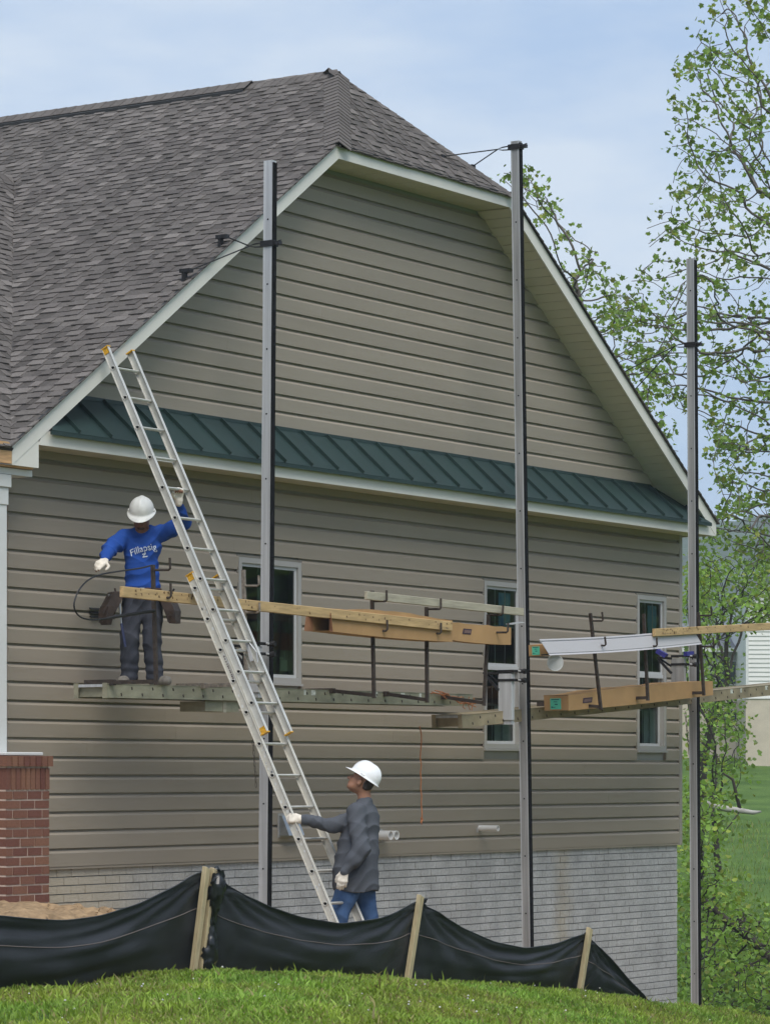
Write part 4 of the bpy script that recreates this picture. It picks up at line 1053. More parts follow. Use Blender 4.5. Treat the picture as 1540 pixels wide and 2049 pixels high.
# ---- extension ladder
def ladder():
    X0 = .255                                        # outer face of the left rail
    a = onY(209, 735, -.50); X0 = a[0]; bt = onX(640, 1780, X0)
    d = nrm(a - bt)                                   # up the ladder
    d = nrm(V(0, d[1], d[2])); nout = nrm(V(0, -d[2], d[1]))       # away from the wall
    t = thing('extension_ladder', V(X0 + .2, bt[1] - (bt[2] - .0) * (a[1] - bt[1]) / (a[2] - bt[2]), .02), 'aluminium extension ladder leaning on the roof edge, held by both men', 'ladder')
    def sec(top_px, bot_px, off, dx, W, m, ntop, label, rdepth):
        """one section: rails from the picture rows, off = distance in front of the base section"""
        P = bt + nout * off + V(dx, 0, 0)
        def param(row): # distance along d at which the rail meets that picture row
            lo, hi = -3, 9
            for _ in range(50):
                mid = (lo + hi) / 2; p = P + d * mid - CAM; py = HOR - FPX * p[2] / (p @ FWD)
                if py > row: lo = mid
                else: hi = mid
            return lo
        u0, u1 = param(bot_px), param(top_px)
        rails = []
        for s, x in ((0, 0), (1, W)):
            xo = x; inn = .022 if s == 0 else -.022
            q = MB(); A, C = P + d * u0 + V(xo, 0, 0), P + d * u1 + V(xo, 0, 0)
            web = .0035 if s == 0 else -.0035
            def bb(x0, x1, n0, n1):
                q.hexa([A + V(x0, 0, 0) + nout * n0, A + V(x1, 0, 0) + nout * n0, A + V(x1, 0, 0) + nout * n1, A + V(x0, 0, 0) + nout * n1, C + V(x0, 0, 0) + nout * n0, C + V(x1, 0, 0) + nout * n0, C + V(x1, 0, 0) + nout * n1, C + V(x0, 0, 0) + nout * n1])
            x0, x1 = (0, web) if web > 0 else (web, 0)
            bb(x0, x1, -rdepth / 2 + .004, rdepth / 2 - .004)
            fx = (-.010, inn) if s == 0 else (inn, .010)
            bb(min(fx), max(fx), rdepth / 2 - .004, rdepth / 2); bb(min(fx), max(fx), -rdepth / 2, -rdepth / 2 + .004)
            rail = q.obj('rail', m, t); rails.append(rail)
            for end, uu, sg in ((C, u1, 1), (A, u0, -1)):
                if sg < 0 and off == 0: continue
                e = MB(); g = end; h = .055
                e.hexa([g + V(-.013 + (0 if s == 0 else -.02), 0, 0) - nout * (rdepth / 2 + .003), g + V(.033 + (0 if s == 0 else -.02), 0, 0) - nout * (rdepth / 2 + .003), g + V(.033 + (0 if s == 0 else -.02), 0, 0) + nout * (rdepth / 2 + .003), g + V(-.013 + (0 if s == 0 else -.02), 0, 0) + nout * (rdepth / 2 + .003)] +
                       [p + d * (.010 * sg) - d * h * sg * .0 for p in [g + V(-.013 + (0 if s == 0 else -.02), 0, 0) - nout * (rdepth / 2 + .003), g + V(.033 + (0 if s == 0 else -.02), 0, 0) - nout * (rdepth / 2 + .003), g + V(.033 + (0 if s == 0 else -.02), 0, 0) + nout * (rdepth / 2 + .003), g + V(-.013 + (0 if s == 0 else -.02), 0, 0) + nout * (rdepth / 2 + .003)]])
                xw = -.005 if s == 0 else .005
                e.hexa([g + V(min(xw, 0), 0, 0) - nout * rdepth * .5, g + V(max(xw, 0) if s else -.001, 0, 0) - nout * rdepth * .5, g + V(max(xw, 0) if s else -.001, 0, 0) + nout * rdepth * .5, g + V(min(xw, 0), 0, 0) + nout * rdepth * .5] +
                       [p - d * h * sg for p in [g + V(min(xw, 0), 0, 0) - nout * rdepth * .42, g + V(max(xw, 0) if s else -.001, 0, 0) - nout * rdepth * .42, g + V(max(xw, 0) if s else -.001, 0, 0) + nout * rdepth * .42, g + V(min(xw, 0), 0, 0) + nout * rdepth * .42]])
                e.obj('end_cap', M_YEL, rail)
        return P, u0, u1, rails, param
    # base section (under), fly section (outside)
    Wb, Wf = .405, .375
    Pb, b0, b1, rb, parb = sec(1150, 1895, 0, 0, Wb, M_ALULD, 0, 'base', .075)
    Pf, f0, f1, rf, parf = sec(697, 1466, .078, .014, Wf, M_ALUL, 0, 'fly', .070)
    step = .305
    def rungs(P, u_first, n, W, rails, direction):
        for k in range(n):
            u = u_first + direction * k * step; c = P + d * u
            q = MB(); prof = [(math.cos(s) * .017, math.sin(s) * (.017 if math.sin(s) < 0 else .009)) for s in np.linspace(0, 2 * math.pi, 10, endpoint=False)]
            A = [c + V(-.004, 0, 0) + V(0, -1, 0) * x + V(0, 0, 1) * z for x, z in prof]; B = [p + V(W + .008, 0, 0) for p in A]
            ia, ib = q.pts(A), q.pts(B)
            for i in range(10): q.face([ia[i], ib[i], ib[(i + 1) % 10], ia[(i + 1) % 10]])
            q.face(ia); q.face(ib[::-1]); rg = q.obj('rung', M_ALUL, t)
            h = MB(); A = [c + V(-.0055, 0, 0) + V(0, -1, 0) * x * 1.0 + V(0, 0, 1) * (z * 1.0 + .001) for x, z in prof]; h.poly(A[::-1]); h.obj('rung_hole', M_RUBBER, rg)
            h = MB(); h.tube([c + V(-.0045, 0, 0) + V(0, -1, 0) * x * 1.3 + V(0, 0, 1) * z * 1.3 for x, z in prof + prof[:1]], .0045, 5, caps=False); h.obj('rung_collar', M_ALUL, rg)
    uf = parf(735); nf = int((uf - f0) / step) + 1; rungs(Pf, uf, nf, Wf, rf, -1)
    ub = parb(1176); nb = int((ub - b0) / step) + 1; rungs(Pb, ub, nb, Wb, rb, -1)
    # rung lock, pulley, lettering
    u = parf(1303); c = Pf + d * u
    for x in (.02, Wf - .035):
        q = MB(); q.beam(c + V(x, 0, 0) + d * .12 - nout * .02, c + V(x, 0, 0) - d * .06 - nout * .05, .012, .03, nout); q.tube([c + V(x, 0, 0) + d * .13 - nout * .01, c + V(x, 0, 0) - d * .01 + nout * .03, c + V(x, 0, 0) - d * .10 + nout * .0], .006, 6); q.obj('rung_lock', M_ALU, t)
    q = MB(); c = Pf + d * parf(1290) + V(.06, 0, 0) - nout * .03; q.tube([c, c + V(.03, 0, 0)], .03, 12); q.obj('pulley', M_BLACKM, t)
    c = Pb + d * parb(1337) + V(0, 0, 0); q = MB(); r = random.Random(12); uu = -.11
    while uu < .11:                                     # worn, unreadable lettering along the lower rail
        w = r.uniform(.008, .016); hh = r.uniform(.012, .02)
        for st in range(r.choice((2, 3))):
            o = c - V(.0012, 0, 0) + d * (uu + st * w * .5) + nout * (.004 - hh / 2); q.poly([o, o + d * .004, o + d * .004 + nout * hh, o + nout * hh])
        if r.random() < .6: o = c - V(.0012, 0, 0) + d * uu + nout * .004; q.poly([o, o + d * w, o + d * w + nout * .004, o + nout * .004])
        uu += w + .009
    q.obj('lettering', M_INK, rb[0])
    # paint spatters on the lower rail
    q = MB(); r = random.Random(2)
    for k in range(90):
        u = r.uniform(b0, b1); o = Pb + d * u - V(.0011, 0, 0) + nout * r.uniform(-.028, .028); s = r.uniform(.003, .012)
        q.poly([o + (d * math.cos(x) * s * 1.6 + nout * math.sin(x) * s) for x in np.linspace(2 * math.pi, 0, 6, endpoint=False)])
    q.obj('paint_spatter', M_WHITE, rb[0])['kind'] = 'stuff'
    for s in (0, Wb):
        q = MB(); o = Pb + d * b0 + V(s, 0, 0); q.beam(o + V(0, -.06, -.03), o + V(0, .08, -.03), .05, .03); q.beam(o + V(0, 0, -.02), o + V(0, 0, .08), .03, .03, (0, 1, 0)); q.obj('shoe', M_BLACKM, t)
    return Pf, d, nout, parf
LAD = ladder()

# ================================================================== silt fence
M_FAB = mat('black_woven_fabric', (.020, .022, .027), rough=.48, spec=.5, var=.35, vscale=3, bump=.003, bscale=160, stretch=(1, 1, 3), attr='shade')
M_STAKE = mat('hardwood_stake', (.47, .38, .23), rough=.8, var=.22, vscale=5, stretch=(8, 8, 1), objvar=.06)
M_THREAD = mat('pale_thread', (.17, .14, .13), rough=.7)
M_DUST = mat('dusty_hem', (.05, .045, .04), rough=.9, var=.5, vscale=8)
FY = -4.42
fence = thing('silt_fence', onY(600, 1950, FY), 'black silt fence sagging between wooden stakes across the lawn edge', 'fence')
TOP = [
    [(-260, 1800), (-200, 1812), (-100, 1826), (0, 1833), (60, 1839), (130, 1843), (200, 1834), (280, 1808), (340, 1778), (400, 1746), (426, 1738)],
    [(430, 1752), (445, 1764), (480, 1786), (540, 1815), (600, 1836), (680, 1849), (760, 1838), (800, 1822), (835, 1803), (852, 1799)],
    [(842, 1806), (862, 1818), (920, 1855), (990, 1886), (1050, 1898), (1110, 1890), (1172, 1866), (1186, 1862)],
    [(1176, 1872), (1188, 1886), (1220, 1920), (1260, 1965), (1310, 2016)]]
def fabric(top, seed, sag):
    px = np.array([p[0] for p in top], float); py = np.array([p[1] for p in top], float); n = 90; m = 34
    ss = np.linspace(0, 1, n); X = lerp(px[0], px[-1], ss)
    # smooth interpolation of the measured top edge
    t = np.interp(X, px, py)
    k = np.array([1, 2, 3, 4, 3, 2, 1.]); k /= k.sum(); tp = np.concatenate([[t[0]] * 3, t, [t[-1]] * 3]); t = np.convolve(tp, k, 'valid')
    rr = np.random.default_rng(seed); ph = rr.uniform(0, 6.28, 8)
    G = []
    T = [onY(X[i], t[i], FY - .10) for i in range(n)]
    for j in range(m):
        v = j / (m - 1); row = []
        for i in range(n):
            s = ss[i]; top_p = T[i]; bx = top_p[0] + .0; g = float(gz(bx, FY + .06)) - .06
            p = V(top_p[0], lerp(FY + .08, FY - .10, v), lerp(g, top_p[2], v))
            mid = math.sin(math.pi * s)
            belly = -.085 * math.sin(math.pi * min(1, v * 1.15)) * mid ** .7           # cloth bulges outwards between the stakes
            # pleats fanning out of the stake tops
            d0 = math.hypot(s * 1.0, (1 - v) * .5) + .05; d1 = math.hypot((1 - s), (1 - v) * .5) + .05
            a0 = math.atan2(1 - v + .02, s + .02); a1 = math.atan2(1 - v + .02, 1 - s + .02)
            w = .016 * math.exp(-d0 * 2.6) * math.sin(a0 * 17 + ph[0]) + .016 * math.exp(-d1 * 2.6) * math.sin(a1 * 17 + ph[1])
            w += .011 * (1 - 2 * abs(math.sin(v * 13 + 1.1 * math.sin(s * 5 + ph[2]) + ph[3]))) * (.25 + mid) * .6 * (.5 + .5 * math.sin(s * 9 + ph[0])) + .004 * math.sin(v * 26 + 2.2 * math.sin(s * 5 + ph[2]) + ph[3]) * (.25 + mid) * .6
            w += .010 * math.sin(s * 23 + v * 9 + ph[4]) * v * (1 - v) * 2 + .006 * math.sin(s * 61 + v * 17 * math.sin(ph[5])) * (1 - mid)
            row.append(p + V(0, belly + w, 0))
        G.append(row)
    rm = np.random.default_rng(seed + 50)
    def sh_(j, i):
        v = j / (m - 1); mud = max(0, 1 - v / .20) * (.5 + .5 * math.sin(i * .37 + ph[6]) * math.sin(i * .11 + ph[7])) * rm.uniform(.3, 1.2)
        return np.array([1, 1, 1]) + mud * np.array([4.5, 3.4, 1.9])
    shv = [sh_(j, i) for j in range(m) for i in range(n)]
    q = MB(); q.grid(G, False); G2 = [[p + V(0, .004, 0) for p in r_] for r_ in G]; q.grid(G2, True); q.grid([G[-1], G2[-1]], False); q.sh = shv + shv + [np.ones(3)] * (2 * n)
    o = q.obj('fabric', M_FAB, fence, smooth=True, shade=True)
    q = MB(); j = int(m * .66); q.tube([G[j][i] + V(0, -.003, 0) for i in range(n)], .0030, 5); q.obj('thread', M_THREAD, o)
    q = MB(); q.tube([G[-1][i] + V(0, -.002, .0) for i in range(n)], .006, 5); q.obj('rolled_hem', mat('black_hem', (.020, .022, .027), rough=.5), o)
for i, tpx in enumerate(TOP): fabric(tpx, 20 + i, 0)
def stake(top, bot, w, lab=None):
    T = onY(*top, FY - .125); B = onY(*bot, FY - .0); B = V(B[0], FY - .005, float(gz(B[0], FY)) - .15)
    d = nrm(T - B); q = MB(); sx = nrm(np.cross(V(0, 1, 0), d)); sy = np.cross(d, sx)
    cor = [(-w / 2, -.02), (w / 2, -.02), (w / 2, .02), (-w / 2, .02)]
    q.hexa([B + sx * a + sy * c for a, c in cor] + [T + sx * a + sy * c + d * (.012 if a < 0 else -.008) for a, c in cor])
    o = q.obj('stake', M_STAKE, fence, bevel=.003)
    if lab: o['label'] = lab
stake((413, 1737), (380, 1942), .050); stake((428, 1739), (397, 1944), .05, 'second stake half wrapped in black fabric')
stake((841, 1793), (806, 1966), .055); stake((1179, 1858), (1152, 1990), .055)
stake((-215, 1790), (-250, 1960), .05)
# bunched fabric where two lengths are joined
q = MB(); A = onY(432, 1745, FY - .12); B = onY(412, 1936, FY - .03); G = []
rr = random.Random(5); n = 22; hm = [[rr.uniform(-1, 1) for _ in range(15)] for _ in range(30)]
for i in range(30):
    f = i / 29; p = lerp(A, B, f); row = []
    for k in range(15):
        s = 2 * math.pi * k / 14; r_ = .045 + .02 * math.sin(f * 9) + .012 * hm[i][k % 14]
        row.append(p + V(math.cos(s) * r_ * 1.1, math.sin(s) * r_ * .8 - .02, .02 * hm[i][(k + 5) % 14]))
    G.append(row)
q.grid(G, False); q.obj('bunched_fabric', mat('black_plastic', (.010, .011, .013), rough=.3, spec=.6), fence, smooth=True)
q = MB(); q.tube([A + V(-.02, 0, .0), A + V(.0, -.01, .025), A + V(.03, 0, .0)], .022, 8); q.obj('folded_top', MATS['black_plastic'], fence, smooth=True)

# ================================================================== lawn: blades and clover
def blades(n, xr, yr, keep, hmin, hmax, seed, name, colr):
    g = np.random.default_rng(seed); X = g.uniform(*xr, n); Y = g.uniform(*yr, n); k = keep(X, Y, g); X, Y = X[k], Y[k]; n = len(X)
    Z = gz(X, Y); patch = .5 + .5 * np.sin(X * 1.7 + 1.2 * np.sin(Y * 1.3)) * np.sin(Y * 2.1 + .7 * np.sin(X * 2.3))
    patch2 = .5 + .5 * np.sin(X * 5.3 + 2 * np.sin(Y * 3.1)) * np.sin(Y * 6.1 + 1.7 * np.sin(X * 4.3))
    h = g.uniform(hmin, hmax, n) * (.5 + .55 * patch2) * np.where(g.random(n) < .012, 2.0, 1); a = g.uniform(0, 6.283, n); w = g.uniform(.0045, .0085, n) * (1 + .5 * patch2); le = g.uniform(.1, .9, n) * h
    b = g.uniform(0, 6.283, n); dx, dy = np.cos(a) * w, np.sin(a) * w; lx, ly = np.cos(b) * le, np.sin(b) * le
    v = np.empty((n, 5, 3)); v[:, 0] = np.stack([X - dx, Y - dy, Z - .01], 1); v[:, 1] = np.stack([X + dx, Y + dy, Z - .01], 1)
    v[:, 2] = np.stack([X + dx * .75 + lx * .4, Y + dy * .75 + ly * .4, Z + h * .62], 1); v[:, 3] = np.stack([X - dx * .75 + lx * .4, Y - dy * .75 + ly * .4, Z + h * .62], 1)
    v[:, 4] = np.stack([X + lx, Y + ly, Z + h * .95], 1)
    i = np.arange(n) * 5
    f = np.concatenate([np.stack([i, i + 1, i + 2], 1), np.stack([i, i + 2, i + 3], 1), np.stack([i + 3, i + 2, i + 4], 1)])
    c = np.empty((n, 3)); dry = (g.random(n) < .05 + .16 * patch) ; br = g.uniform(.62, 1.3, n) * (.75 + .45 * patch2)
    c[:] = np.array(colr) * br[:, None]; c[:, 0] *= 1 + .35 * patch; c[dry] = np.array([.30, .27, .11]) * g.uniform(.6, 1.2, (dry.sum(), 1))
    o = link(name, mesh_np(name, v.reshape(-1, 3), f, MATS['grass_blade'], shade=np.repeat(c, 5, 0))); o['kind'] = 'stuff'
    tag(o, 'short green lawn grass in front of the black fence', 'grass'); return o
leaf_mat('grass_blade', (1, 1, 1), .35)
def keep_front(X, Y, g):
    s = (X - CAM[0]) * FWD[0] + (Y - CAM[1]) * FWD[1]; r = (X - CAM[0]) * RIGHT[0] + (Y - CAM[1]) * RIGHT[1]
    px = PCX + FPX * r / s
    bare = (np.abs(px - 20) < 80) & (s < 20.3) & (g.random(len(X)) < .75)
    lush = np.where(s < 25, 1.0, .8)
    return (px > -420) & (px < 2000) & (s > 17.0) & (s < 34) & (Y < FY + .03) & ~bare & (g.random(len(X)) < lush)
blades(620000, (-10, 9), (-13, FY + .03), keep_front, .03, .075, 31, 'grass', (.210, .355, .058))
def keep_back(X, Y, g):
    s = (X - CAM[0]) * FWD[0] + (Y - CAM[1]) * FWD[1]; r = (X - CAM[0]) * RIGHT[0] + (Y - CAM[1]) * RIGHT[1]; px = PCX + FPX * r / s
    return (px > 1300) & (px < 1900) & (s > 34)
o = blades(90000, (10, 60), (-8, 30), keep_back, .08, .22, 33, 'grass', (.14, .24, .045)); o['label'] = 'taller meadow grass on the slope behind the house corner'
# clover heads
g = np.random.default_rng(77); cl = MB(); count = 0
leaf_mat('clover_white', (1, 1, 1), .2)
while count < 230:
    x, y = g.uniform(-10, 7), g.uniform(-12, FY - .2); 
    if not keep_front(np.array([x]), np.array([y]), g)[0]: continue
    if math.sin(x * 2.2 + 1) * math.sin(y * 1.9) < g.uniform(-1, .6): continue
    z = float(gz(x, y)) + g.uniform(.03, .065); r_ = g.uniform(.005, .0095); cl.shade = g.uniform(.45, .75)
    base = cl.pts([(x + r_ * math.cos(a), y + r_ * math.sin(a), z) for a in np.linspace(0, 6.283, 6, endpoint=False)]); top = cl.pts([(x, y, z + r_ * 1.1)]); bt_ = cl.pts([(x, y, z - r_ * .8)])
    for k in range(6): cl.face([base[k], base[(k + 1) % 6], top[0]]); cl.face([base[(k + 1) % 6], base[k], bt_[0]])
    count += 1
o = cl.obj('clover_flowers', MATS['clover_white'], shade=True); o['kind'] = 'stuff'; tag(o, 'tiny white clover heads scattered through the lawn', 'clover')
# straw and twigs on the bare soil by the pier
q = MB(); r_ = random.Random(6)
for k in range(260):
    x = r_.uniform(-3.2, 1.6); y = r_.uniform(-3.2, -.1); z = float(gz(x, y)); a = r_.uniform(0, 6.28); ln = r_.uniform(.06, .22); q.tube([(x, y, z + .012), (x + math.cos(a) * ln * .5, y + math.sin(a) * ln * .5, z + .03), (x + math.cos(a) * ln, y + math.sin(a) * ln, z + .012)], .004, 4)
o = q.obj('straw', mat('dry_straw', (.34, .24, .12), rough=.9, var=.3, vscale=20)); o['kind'] = 'stuff'; tag(o, 'dry straw and twigs strewn on bare soil by the brick pier', 'straw')

# rough soil mound thrown up against the pier
def soil():
    xs = np.linspace(-3.4, 2.2, 150); ys = np.linspace(-3.7, -.06, 95); X, Y = np.meshgrid(xs, ys, indexing='ij'); g = np.random.default_rng(15)
    def fr(sc, k): 
        a = g.uniform(0, 6.28, 6); return sum(np.sin(X * sc * math.cos(a[i]) * (1 + .3 * i) + Y * sc * math.sin(a[i]) * (1 + .3 * i) + a[(i + k) % 6]) for i in range(6)) / 3
    h = .025 * fr(3, 1) + .022 * fr(8, 2) + .014 * fr(19, 3) + .010 * g.random(X.shape)
    mound = .07 * np.exp(-(((X + .15) / .55) ** 2 + ((Y + .55) / .5) ** 2)) + .06 * np.exp(-(((X + 1.6) / .6) ** 2 + ((Y + 1.2) / .5) ** 2))
    px_, py_ = onY(715, 1930, -2.9)[0], -2.9; mound = mound + max(0, onY(715, 1930, -2.9)[2] - float(gz(px_, py_)) - .03) * np.exp(-(((X - px_) / .55) ** 2 + ((Y - py_) / .5) ** 2) ** 2)
    edge = sstep(-3.4, -3.0, X) * sstep(2.2, 1.6, X) * sstep(-3.45, -3.3, Y)
    Z = gz(X, Y) + (.02 + h + mound) * edge - .03 * (1 - edge)
    i = np.arange(X.size).reshape(X.shape); f = np.stack([i[:-1, :-1], i[1:, :-1], i[1:, 1:], i[:-1, 1:]], -1).reshape(-1, 4)
    o = link('dirt_mound', mesh_np('dirt_mound', np.stack([X, Y, Z], -1).reshape(-1, 3), f, mat('bare_clay_soil', (.30, .21, .125), rough=1, spec=.1, var=.4, vscale=9, bump=.01, bscale=40), smooth=True)); o['kind'] = 'stuff'; tag(o, 'rough tan clay soil heaped at the foot of the brick pier', 'soil')
    q = MB(); r = random.Random(21)
    for k in range(140):
        x, y = r.uniform(-3, 1.4), r.uniform(-2.6, -.2); z = float(gz(x, y)) + .05; s = r.uniform(.012, .04)
        P = [V(x, y, z) + s * nrm(V(r.gauss(0, 1), r.gauss(0, 1), r.gauss(0, .7))) for _ in range(6)]
        q.poly(P[:3]); q.poly([P[0], P[2], P[3]]); q.poly([P[0], P[3], P[1]]); q.poly([P[1], P[3], P[2]])
    o = q.obj('clods', MATS['bare_clay_soil']); o['kind'] = 'stuff'; tag(o, 'clods of dry clay lying on the soil by the pier', 'clods')
soil()

# ================================================================== trees, neighbours, hill, haze
M_BARK = mat('grey_brown_bark', (.115, .10, .088), rough=.95, var=.35, vscale=9, stretch=(1, 1, .3))
M_BARKD = mat('dark_bark', (.045, .038, .030), rough=.95, var=.35, vscale=9)
M_BARKP = mat('bleached_limb', (.38, .37, .34), rough=.9, var=.45, vscale=12, stretch=(.2, .2, 1))
leaf_mat('leaf_spring', (1, 1, 1), .45)
LEAF = np.array([[0, 0], [.42, .12], [.30, .42], [.55, .62], [.22, .72], [0, 1.0], [-.22, .72], [-.55, .62], [-.30, .42], [-.42, .12]])
def leaves_mesh(name, C, size, cols, seed, droop=.25):
    """one small lobed leaf per centre point, fan of triangles"""
    g = np.random.default_rng(seed); n = len(C); s = size * g.uniform(.6, 1.25, n)
    nz = g.normal(size=(n, 3)); nz[:, 2] = np.abs(nz[:, 2]) + .25; nz /= np.linalg.norm(nz, axis=1, keepdims=True)
    t = g.normal(size=(n, 3)); t[:, 2] -= droop; t -= nz * (t * nz).sum(1, keepdims=True); t /= np.linalg.norm(t, axis=1, keepdims=True) + 1e-9; u = np.cross(nz, t)
    P = LEAF[[0, 1, 3, 5, 7, 9]] if size < .09 else LEAF; k = len(P)
    v = C[:, None, :] + u[:, None, :] * (P[None, :, 0:1] * s[:, None, None]) + t[:, None, :] * (P[None, :, 1:2] * s[:, None, None])
    v = v + nz[:, None, :] * (np.abs(P[None, :, 0:1]) * s[:, None, None] * .35)
    i = (np.arange(n) * k)[:, None]
    f = np.concatenate([np.concatenate([i, i + a, i + a + 1], 1) for a in range(1, k - 1)])
    return mesh_np(name, v.reshape(-1, 3), f, MATS['leaf_spring'], shade=np.repeat(cols, k, 0))
def in_poly(p, poly):
    x, y = p; c = False; n = len(poly)
    for i in range(n):
        (x1, y1), (x2, y2) = poly[i], poly[(i + 1) % n]
        if (y1 > y) != (y2 > y) and x < (x2 - x1) * (y - y1) / (y2 - y1) + x1: c = not c
    return c
def colonise(start, attr, step, infl, kill, iters=260, up=.08):
    """space colonisation: branches grow from start towards the attraction points"""
    nodes = [np.array(p, float) for p in start]; par = [-1] + list(range(len(start) - 1)); A = np.array(attr); alive = np.ones(len(A), bool); rr = np.random.default_rng(5)
    for it in range(iters):
        if not alive.any(): break
        N = np.array(nodes); kd = KDTree(len(N))
        for i, p in enumerate(N): kd.insert(p, i)
        kd.balance(); pull = {}; idx = np.nonzero(alive)[0]; dmin = 1e9
        for k in idx:
            co, i, d = kd.find(A[k]); dmin = min(dmin, d)
            if d < infl: pull.setdefault(i, []).append(nrm(A[k] - N[i]))
        if not pull:
            # reach for the nearest cloud of points
            k = min(idx, key=lambda q: kd.find(A[q])[2]); co, i, d = kd.find(A[k]); pull[i] = [nrm(A[k] - N[i])]
        added = 0
        for i, ds in pull.items():
            d = nrm(np.mean(ds, 0) + rr.normal(size=3) * .16 + V(0, 0, up)); p = N[i] + d * step
            nodes.append(p); par.append(i); added += 1
        N2 = np.array(nodes[-added:])
        D = np.linalg.norm(A[idx][:, None, :] - N2[None], axis=2).min(1); alive[idx[D < kill]] = False
    return np.array(nodes), par
def tree(name, label, base, polys, depth, thick, n_attr, step, seed, leaf, leaf_n, col, group=None, tip_r=.006, bark=None, bare=.35, spread=.20, trunk=None, gamma=2.4, extra=None, trunk_r=None, dens=1.0, clump=.42, div=3):
    """crown volume measured from the picture: polygons of (column, row), at a distance and with a thickness in depth"""
    r = random.Random(seed); attr = []
    for poly, w in polys:
        xs = [p[0] for p in poly]; ys = [p[1] for p in poly]; k = 0
        cx, cy = np.mean(xs), np.mean(ys); hw = (max(xs) - min(xs)) / 2
        while k < n_attr * w:
            p = (r.uniform(min(xs), max(xs)), r.uniform(min(ys), max(ys)))
            if in_poly(p, poly): attr.append(atD(*p, depth + r.gauss(0, thick * .5))); k += 1
    base = V(*base); st = [base] + [V(*q) for q in (trunk or [])]
    pts = []
    for a, c in zip(st[:-1], st[1:]):
        m = max(2, int(np.linalg.norm(c - a) / step))
        for i in range(m): pts.append(lerp(a, c, i / m) + (V(r.uniform(-.03, .03), r.uniform(-.03, .03), 0) if i else 0))
    pts.append(st[-1])
    N, par = colonise(pts, attr, step, step * 7, step * 1.9)
    n = len(N); ch = [[] for _ in range(n)]
    for i, p in enumerate(par):
        if p >= 0: ch[p].append(i)
    rad = np.zeros(n)
    for i in range(n - 1, -1, -1):
        rad[i] = tip_r if not ch[i] else sum(rad[c] ** gamma for c in ch[i]) ** (1 / gamma)
    rad0 = rad.copy()
    if trunk_r: f = trunk_r / rad[0]; rad = np.where(rad > tip_r * 1.6, tip_r + (rad - tip_r) * max(f, .2), rad) if f < 1 else rad * np.clip(1 + (f - 1) * (rad / rad[0]), 1, None)
    t = thing(name, base, label, 'tree', group)
    q = MB(); done = set()
    for i in range(n):                                   # chains of nodes become tubes
        for c in ch[i]:
            if ch[i] and (len(ch[i]) == 1 and par[i] >= 0 and i not in (0,)) and c == ch[i][0]: continue
            chain_ = [i, c]
            while len(ch[chain_[-1]]) == 1: chain_.append(ch[chain_[-1]][0])
            P = [N[k] for k in chain_]; R = [min(rad[chain_[1]] * 1.15, rad[chain_[0]])] + [rad[k] for k in chain_[1:]]
            if len(P) > 3: P = [P[0]] + [(P[k - 1] + 2 * P[k] + P[k + 1]) / 4 for k in range(1, len(P) - 1)] + [P[-1]]
            q.tube(P, R, 5 if R[0] < .05 else 8, caps=len(ch[chain_[-1]]) == 0)
    q.obj('trunk', bark or M_BARK, t, smooth=True)
    # leaf clumps around thin twigs
    g = np.random.default_rng(seed + 100); C = []; S = []
    tips = [i for i in range(n) if rad0[i] < tip_r * 2.0 and par[i] >= 0]
    cell = {}
    for i in tips: cell.setdefault(tuple(np.floor(N[i] / clump).astype(int)), []).append(i)
    for key, ii in cell.items():
        dens_ = g.random()
        if dens_ < bare:
            if g.random() < .4: i = ii[int(g.integers(len(ii)))]; C += [N[i] + g.normal(size=3) * .05 for _ in range(int(g.integers(1, 4)))]; S += [.9] * (len(C) - len(S))
            continue
        for i in ([ii[int(k)] for k in g.integers(len(ii), size=max(1, len(ii) // div))]):
            k = g.poisson(leaf_n * (.6 + .8 * dens_))
            for _ in range(k): C.append(N[i] + g.normal(size=3) * spread * np.array([1, 1, .75])); S.append(.70 + .55 * dens_)
    C = np.array(C); S = np.array(S); cols = np.array(col)[None] * (S * g.uniform(.6, 1.35, len(C)))[:, None]; yl = g.random(len(C)) < .14; cols[yl, 0] *= 1.35
    me = leaves_mesh('crown', C - base, leaf, cols, seed + 7); o = link('crown', me, t)
    return t, N
GREEN = (.105, .155, .038)
gp = 'trees behind the house'
def gbase(px, D, dz=-.1):
    p = atD(px, 1548, D); return V(p[0], p[1], float(gz(p[0], p[1])) + dz)
tb = gbase(1660, 50)
tree('sycamore_tree', 'tall sparse spring tree whose limbs reach in from the right edge', tb,
     [([(1345, 120), (1390, 80), (1430, -40), (1560, -80), (1700, -60), (1760, 300), (1740, 760), (1640, 800), (1540, 560), (1420, 540), (1330, 500), (1270, 520), (1262, 450), (1335, 380), (1325, 290)], .50),
      ([(1262, 520), (1420, 540), (1540, 600), (1640, 800), (1560, 900), (1420, 960), (1400, 860), (1300, 800), (1220, 720), (1190, 660)], .32),
      ([(1420, 930), (1560, 900), (1620, 1100), (1500, 1180), (1420, 1060)], .10), ([(1395, 1010), (1560, 1000), (1580, 1120), (1400, 1110)], .06)], 50, 3.6, 1650, .135, 3, .092, 9, (.185, .285, .070), gp,
     tip_r=.0046, bare=.50, spread=.105, trunk=[tb + V(.1, 0, 3.0), tb + V(-.1, .1, 5.5), atD(1655, 760, 50), atD(1640, 450, 50)], trunk_r=.24, dens=1.0, div=6)
tb = gbase(1235, 57)
